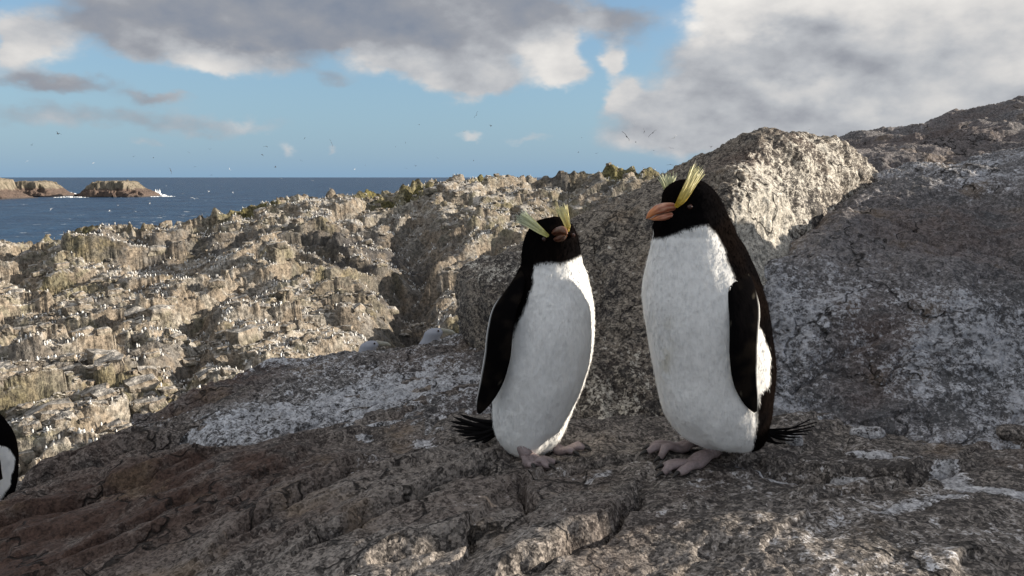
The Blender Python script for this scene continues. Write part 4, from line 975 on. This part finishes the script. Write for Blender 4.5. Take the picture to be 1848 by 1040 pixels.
# ------------------------------------------------------------------ loose blocks on the hillside (pieces of it) and the colony
def visible_sites(flat, ymin, ymax, margin=.0):
    G, nrm = HILL['G'], HILL['n']; el_ = G[..., 2]/G[..., 1]
    run = np.maximum.accumulate(el_, axis=1); vis = el_ >= run-margin
    px, py = proj(G)
    ok = vis & (nrm[..., 2] > flat) & (G[..., 1] > ymin) & (G[..., 1] < ymax) & (px > -20) & (px < 1250) & (py < 1040)
    # hidden behind the near rock
    edge = np.interp(px, [-20, 0, 130, 300, 430, 560, 700, 820, 830, 940, 1000, 1200, 1300], [880, 872, 826, 772, 690, 655, 640, 600, 545, 440, 425, 330, 300])
    ok &= py < edge-2
    return np.argwhere(ok), px, py
def block_mesh(seed):
    r2 = np.random.default_rng(seed); sx, sy, sz = r2.uniform(.7, 1.25), r2.uniform(.55, .9), r2.uniform(.35, .6)
    V = []; n = 3
    idx = {}
    F_ = []
    for i in range(n):
        for j in range(n):
            for k in range(n):
                if 1 in (i, j, k) and (i, j, k).count(1) == 3: continue
                v = np.array((i-1, j-1, k-1), float); m = np.abs(v).sum()
                if m == 3: v *= r2.uniform(.80, 1.0)
                elif m == 2: v *= r2.uniform(.95, 1.05)
                idx[(i, j, k)] = len(V); V.append(v*np.array((sx, sy, sz))*.5+r2.normal(0, .045, 3))
    for ax in range(3):
        for sd in (0, 2):
            for a in range(2):
                for b in range(2):
                    q = []
                    for (da, db) in ((0, 0), (1, 0), (1, 1), (0, 1)):
                        c = [0, 0, 0]; c[ax] = sd; c[(ax+1) % 3] = a+da; c[(ax+2) % 3] = b+db; q.append(idx[tuple(c)])
                    F_.append(q if sd == 2 else q[::-1])
    V = np.array(V); V[:, 2] += sz*.18
    return mk_mesh('rock', V, np.array(F_), False)
def build_blocks():
    sites, px, py = visible_sites(.62, 36, 130, .002)
    r2 = np.random.default_rng(5); meshes = [block_mesh(s) for s in range(10)]
    for me in meshes: me.materials.append(M_hill)
    G = HILL['G']; n0 = 0
    w = 1/np.array([G[i, j, 1] for i, j in sites])**.8; pick = r2.choice(len(sites), 300, replace=False, p=w/w.sum())
    for q in pick:
        i, j = sites[q]; p = G[i, j]; o = bpy.data.objects.new('rock', meshes[n0 % 10]); COL.objects.link(o); o.parent = hill; n0 += 1
        sc = r2.uniform(.5, 1.05)*(1+.9*(r2.random() < .25)); o.location = (p[0], p[1], p[2]-.05*sc); o.scale = (sc*r2.uniform(.8, 1.3), sc, sc*r2.uniform(.8, 1.2))
        o.rotation_euler = (r2.normal(0, .12), r2.normal(-.1, .12), R(37)+r2.normal(0, .25))
    # smaller rubble, too many to tell apart
    V = []; F_ = []; base = [block_mesh(100+s) for s in range(4)]
    bv = []
    for me in base:
        v = np.empty(len(me.vertices)*3, np.float32); me.vertices.foreach_get('co', v); f = np.empty(len(me.loops), np.int32); me.loops.foreach_get('vertex_index', f); bv.append((v.reshape(-1, 3), f.reshape(-1, 4)))
    pick = r2.choice(len(sites), 1900, replace=False); b0 = 0
    for q in pick:
        i, j = sites[q]; p = G[i, j]; v, f = bv[r2.integers(4)]; a = R(37)+r2.normal(0, .5); sc = r2.uniform(.18, .5)
        rot = np.array([[math.cos(a), -math.sin(a), 0], [math.sin(a), math.cos(a), 0], [0, 0, 1]]); V.append(v*sc @ rot.T+p); F_.append(f+b0); b0 += len(v)
    o = add('rubble', mk_mesh('rubble', np.concatenate(V), np.concatenate(F_), False), M_hill, hill); o['kind'] = 'stuff'
build_blocks()

M_bird = colattr_mat('seabird plumage', .7, 20, .1, .001)
def tiny_bird(white_share, h, seed, sitting=False):
    """small colony bird: rings of a body with head, pale front and dark back"""
    k = 6; a = np.linspace(0, 2*math.pi, k, endpoint=False)
    if sitting: prof = [(0, .10), (.10, .17), (.22, .16), (.30, .07), (.36, .055), (.42, .06), (.47, .01)]
    else: prof = [(0, .07), (.12, .115), (.30, .12), (.44, .085), (.50, .062), (.58, .058), (.63, .012)]
    V = []; C = []
    for z, r in prof:
        r = r*h/.63
        for t in a:
            fwd = -math.cos(t)           # front faces -Y
            V.append((r*math.sin(t), -r*math.cos(t)*1.0+(0 if not sitting else (.25-z)*.12*0), z*h/.63))
            if sitting: w = 1. if z < .12 or z > .28 else (1. if abs(math.sin(t)) < .5 and fwd < 0 else .0)
            else: w = 1. if (fwd < .2 and z < .47) else 0.
            C.append(np.array((.80, .79, .76))*w+np.array((.03, .03, .032))*(1-w))
    F_ = [tuple(q) for q in grid_faces(len(prof), k, True)]; V.append((0, 0, prof[-1][0]*h/.63+.01)); C.append(C[-1])
    for i in range(k): F_.append((len(V)-1, (len(prof)-1)*k+i, (len(prof)-1)*k+(i+1) % k))
    return np.array(V), F_, np.array(C)
def build_colony():
    sites, px, py = visible_sites(.72, 38, 140, .002); r2 = np.random.default_rng(15); G = HILL['G']
    Y_ = np.array([G[i, j, 1] for i, j in sites])
    dens = fbm(np.array([G[i, j] for i, j in sites])/9., 3, seed=77); dens = sstep(-.25, .35, dens)+.05
    kinds = [('colony_penguin', tiny_bird(1, .36, 1), 190, 'small black and white penguin standing on the far hillside ledges', 'penguins of the far colony', 'penguin'),
             ('colony_albatross', tiny_bird(1, .36, 2, True), 110, 'small white bird with dark wings sitting on the far hillside', 'albatrosses of the far colony', 'albatross')]
    near = np.argsort(Y_*(1+.25*r2.random(len(Y_)))); near = near[:int(len(near)*.55)]
    w = dens[near]; used = r2.choice(near, 300, replace=False, p=w/w.sum()); c = 0
    data = []
    for nm, (v, f, col), cnt, lb, gp, cat in kinds:
        me = mk_mesh(nm, v, f); vcol(me, col); me.materials.append(M_bird); data.append((v, me, col))
        for q in used[c:c+cnt]:
            i, j = sites[q]; p = G[i, j]; o = bpy.data.objects.new(nm, me); COL.objects.link(o); o.location = (p[0], p[1], p[2]-.02); o.rotation_euler = (0, 0, r2.uniform(-1.2, 2.6)); s = r2.uniform(.85, 1.1); o.scale = (s, s, s); tag(o, lb, cat, gp)
        c += cnt
    V = []; F_ = []; C = []; b0 = 0; pick = r2.choice(len(sites), 2300, replace=False, p=(dens*Y_**.7)/(dens*Y_**.7).sum())
    for q in pick:
        i, j = sites[q]; p = G[i, j]; v, f, col = kinds[int(r2.random() < .45)][1]; a = r2.uniform(-1.2, 2.6); s = r2.uniform(.8, 1.05)
        rot = np.array([[math.cos(a), -math.sin(a), 0], [math.sin(a), math.cos(a), 0], [0, 0, 1]])*s
        V.append(v @ rot.T+p-np.array((0, 0, .02))); F_ += [tuple(t+b0 for t in ff) for ff in f]; C.append(col); b0 += len(v)
    me = mk_mesh('bird_colony', np.concatenate(V), F_); vcol(me, np.concatenate(C)); o = add('bird_colony', me, M_bird)
    tag(o, 'crowd of tiny seabirds scattered over the far hillside', 'birds', kind='stuff')
build_colony()

# ------------------------------------------------------------------ sea stacks and surf
def stack_mat():
    m, g = mat('sea stack rock'); p = g.obj(); z = g.xyz(p)[2]
    n1 = g.noise(p, .09, 5, .6, .3); n2 = g.noise(p, .5, 4, .65); vz = g.noise(g.vm('MULTIPLY', p, (1, 1, .12)), .25, 4, .6)
    upper = g.mix(g.sm(vz, .35, .62), (.11, .095, .065), (.26, .22, .165))
    lower = g.mix(g.sm(n2, .35, .65), (.07, .05, .042), (.15, .105, .08))
    col = g.mix(g.sm(g.add(z, g.mul(g.m('SUBTRACT', n1, .5), 12.)), 11., 14.), lower, upper)
    col = g.mix(g.sm(z, 2.2, 1.0), col, (.045, .04, .04))
    g.pbsdf(col, .85, g.bump(g.add(g.mul(n2, 2.), g.mul(n1, 3.)), 1., .8)); return m
M_stack = stack_mat(); M_foam = simple('white surf', (.80, .83, .85, 1), .8, .12, .4, .3)
def sea_stack(label, px0, px1, y, prof, depth, seed):
    x0, x1 = P(px0, 350, y)[0], P(px1, 350, y)[0]; xc = (x0+x1)/2; n, k = 170, 90
    xs = np.linspace(x0-3, x1+3, n); ys = np.linspace(-depth, depth, k); X, Yy = np.meshgrid(xs, ys, indexing='ij')
    u = (X-x0)/(x1-x0); H = np.interp(u, [q[0] for q in prof], [q[1] for q in prof])*.84*y/FPX
    q3 = np.stack([X, Yy, 0*X], -1).reshape(-1, 3)
    nz = fbm(q3/14., 4, seed=seed).reshape(n, k); wr = fbm(q3/5., 3, seed=seed+4).reshape(n, k)
    e = (1-np.abs(Yy)/depth) + .16*nz + .05*wr
    hh = H*(.42*sstep(.02, .16, e)+.58*sstep(.30, .42, e)) + (1.4*nz+.8*wr)*sstep(0, .2, e)*sstep(0, 4, H)
    hh = hh-3*sstep(.1, -.1, e)-2.5*sstep(1.5, 0, H)
    G = np.stack([X-xc, Yy, hh], -1); me = mk_mesh('sea_stack', G, grid_faces(n, k))
    o = add('sea_stack', me, M_stack, loc=(xc, y, -30)); tag(o, label, 'islet', 'sea stacks off the coast')
sea_stack('lone flat-topped sea stack ringed by white surf', 148, 277, 1240, [(0, 0), (.06, 6), (.12, 12), (.2, 24), (.26, 32), (.5, 33), (.68, 33), (.74, 26), (.8, 17), (.92, 11), (.98, 5), (1, 0)], 42, 3)
sea_stack('long low islet left of the flat-topped sea stack', -20, 122, 1270, [(0, 8), (.12, 20), (.3, 24), (.45, 30), (.6, 32), (.75, 30), (.8, 22), (.92, 9), (1, 0)], 45, 9)
sea_stack('dark headland of rock cut by the left photo edge', -190, 36, 1120, [(0, 20), (.4, 50), (.7, 48), (.84, 40), (.88, 18), (.95, 8), (1, 0)], 50, 14)
def surf(label, pts, seed):
    """broken white water along a shore: lumps of foam (px, py, width px, height px)"""
    r2 = np.random.default_rng(seed); V = []; F_ = []; b0 = 0
    for (px, py, wpx, hpx) in pts:
        d = 30/-ray(px, py)[2]; c = P(px, py, d); k = d/FPX
        for i in range(max(4, int(wpx*1.6))):
            u = r2.uniform(-1, 1); cx = c[0]+u*wpx*k*.5; hh = 1.5*hpx*k*r2.uniform(.3, 1)*(1-u*u*.8); rr = k*r2.uniform(1., 2.6); cy = c[1]+r2.normal(0, 4)
            n, m = 5, 7; ang = np.linspace(0, 2*math.pi, m, endpoint=False)
            for a_ in range(n):
                th = math.pi*.5*a_/(n-1)
                for t in ang: V.append((cx+rr*math.cos(th)*math.cos(t)*r2.uniform(.8, 1.2), cy+rr*1.5*math.cos(th)*math.sin(t), -30.05+hh*math.sin(th)*r2.uniform(.8, 1.1)))
            F_.append(grid_faces(n, m, True)+b0); b0 += n*m
    base = np.array((V[0][0], V[0][1], -30.)); me = mk_mesh('surf', np.array(V)-base, np.concatenate(F_)); o = add('surf', me, M_foam, loc=base)
    tag(o, label, 'surf', kind='stuff')
surf('white surf breaking around the flat-topped sea stack', [(284, 353, 10, 9), (288, 354, 22, 3), (296, 355, 30, 1.2), (250, 355.5, 60, 1.6), (205, 356, 60, 1.5), (170, 356, 40, 1.2), (130, 356.5, 60, 1.6)], 4)
surf('white surf breaking along the long low islet', [(36, 349, 30, 3.5), (30, 350, 24, 1.6), (52, 354, 40, 1.2), (90, 352, 50, 1.4), (122, 350, 22, 3), (8, 357.5, 34, 1.2), (140, 351, 30, .8)], 5)

# ------------------------------------------------------------------ seabirds in flight
def gull(flap, sweep, dark, seed):
    """flying seabird, wings of span 2: spindle body, two bent wings, tail"""
    V, F_, C = [], [], []
    wc = np.array((.80, .80, .79)); dc = np.array((.035, .035, .04)); top = dc if dark else wc*.9
    rings = [(.34, .01), (.26, .06), (.10, .085), (-.10, .075), (-.26, .04), (-.40, .035), (-.44, .01)]; k = 8
    for y, r in rings:
        for t in np.linspace(0, 2*math.pi, k, endpoint=False):
            V.append((r*math.cos(t)*(1.6 if y < -.3 else 1), y, r*math.sin(t)*(.4 if y < -.3 else 1))); C.append((wc if not dark else dc) if math.sin(t) < .3 else top)
    F_ += [tuple(q) for q in grid_faces(len(rings), k, True)]
    for s in (-1, 1):
        st = [(.05, .12, .0, .26), (.42, .12+.10*sweep, .42*math.tan(flap), .22), (.75, .02-.12*sweep, .42*math.tan(flap)+.33*math.tan(flap*.3-.15), .15), (1.0, -.12-.28*sweep, .42*math.tan(flap)+.58*math.tan(flap*.2-.25), .03)]
        b = len(V)
        for (x, y, z, ch) in st:
            ch *= 1.25
            for (yy, zz) in ((y, z), (y-ch*.5, z+.03), (y-ch, z), (y-ch*.5, z-.02)):
                V.append((s*x, yy, zz)); C.append(top if zz > z-.001 else wc*(.06 if dark else 1))
        for i in range(3):
            for j in range(4):
                q = (b+4*i+j, b+4*i+(j+1) % 4, b+4*i+4+(j+1) % 4, b+4*i+4+j); F_.append(q if s > 0 else q[::-1])
    me = mk_mesh('seabird', np.array(V), F_); vcol(me, np.array(C)); me.materials.append(M_bird); return me
def build_flock():
    r2 = np.random.default_rng(31); variants = {(d, i): gull(f, sw, d, i) for d in (True, False) for i, (f, sw) in enumerate(((.5, .6), (.15, .9), (-.25, .7), (.8, .4)))}
    named = [(1131, 247, 19, 50, True, 1, 'long-winged dark seabird banking steeply, leftmost of the group above the ridge'),
             (1178, 240, 16, -42, True, 1, 'dark seabird with curved wings gliding above the right penguin'),
             (1163, 237, 9, 80, True, 2, 'dark seabird seen edge-on beside the curved-winged one'),
             (1217, 249, 12, -40, False, 0, 'bright white seabird flying above the right penguin crest'),
             (1210, 297, 11, 0, True, 2, 'dark seabird with drooped wings just above the boulder skyline'),
             (351, 359, 11, 10, False, 0, 'white seabird low over the sea, largest of those over the water'),
             (598, 258, 11, 68, True, 1, 'dark seabird on edge above the horizon beside a tiny cloud'),
             (308, 308, 10, 82, True, 1, 'dark seabird flying on edge close above the horizon, nearest the flat-topped stack'),
             (860, 208, 11, -60, True, 0, 'dark seabird highest of those left of the penguins'),
             (1677, 223, 9, 15, True, 0, 'dark seabird over the sloping ridge at the upper right'),
             (104, 242, 10, 30, True, 3, 'dark seabird high at the far left above the islets')]
    rest = [(1211, 268, 8, True), (1147, 257, 6, True), (1143, 224, 5, False), (886, 228, 7, True), (838, 237, 5, True), (757, 225, 5, True), (732, 258, 5, True), (714, 265, 4, True), (550, 249, 6, True),
            (480, 264, 8, True), (473, 279, 8, True), (497, 302, 8, True), (543, 290, 5, True), (379, 270, 5, True), (341, 275, 5, True), (277, 285, 5, True), (241, 283, 5, True), (58, 262, 5, True), (48, 291, 5, False),
            (168, 294, 6, False), (352, 301, 5, True), (750, 300, 5, True), (733, 304, 5, True), (659, 299, 4, True), (414, 306, 5, False), (382, 316, 5, True), (1044, 275, 6, True), (1050, 249, 5, True), (1364, 236, 7, True), (1460, 236, 7, False),
            (1558, 239, 6, True), (1283, 266, 7, True), (855, 290, 5, True), (565, 326, 5, False), (198, 380, 5, False), (213, 371, 5, False), (245, 382, 5, False), (376, 346, 5, False), (330, 350, 4, False), (92, 377, 7, False), (270, 368, 5, False), (1076, 277, 6, True), (1180, 272, 5, True), (508, 322, 4, False), (790, 285, 4, True), (1240, 296, 5, False), (640, 306, 5, False), (420, 348, 5, False), (300, 336, 4, False)]
    def put(px, py, wpx, bank, dark, var, yaw, lb, gp):
        span = r2.uniform(.95, 1.15) if not dark else r2.uniform(1.0, 1.3); d = span*FPX/(wpx*1.25)
        o = bpy.data.objects.new('seabird', variants[(dark, var)]); COL.objects.link(o); o.location = tuple(map(float, P(px, py, d))); s = span/2; o.scale = (s, s, s)
        o.rotation_mode = 'ZYX'; o.rotation_euler = (R(r2.uniform(-8, 18)), R(bank), R(yaw)); tag(o, lb, 'seabird', gp)
    for (px, py, w, bk, dk, v, lb) in named: put(px, py, w, bk, dk, v, r2.uniform(-25, 25)+180*(r2.random() < .5), lb, 'seabirds in flight')
    for (px, py, w, dk) in rest: put(px, py, w, r2.normal(0, 40), dk, int(r2.integers(4)), r2.uniform(0, 360), 'tiny dark seabird in flight, a speck in the distance' if dk else 'tiny white seabird in flight, a pale speck in the distance', 'distant dark seabirds' if dk else 'distant white seabirds')
build_flock()

# ------------------------------------------------------------------ loose stones by the slab
for (px, py, y, r, wb, lb) in ((1562, 812, 1.80, (.040, .022, .014), .7, 'flat whitish stone at the foot of the big slab'), (1432, 818, 1.73, (.012, .010, .009), .8, 'small pale pebble beside the right penguin tail'), (1828, 812, 1.74, (.030, .020, .014), -.8, 'dark stone at the foot of the slab by the right edge')):
    q = P(px, py, y); q[2] = gz_at(q[0], q[1])+r[2]*.45
    blob('stone', lb, 'stone', q, r, M_ground, int(px), nu=36, nv=44, big=.008, mid=.003, fine=.0015, crack=.002, white=lambda p, n, wb=wb: np.full(len(p), wb))
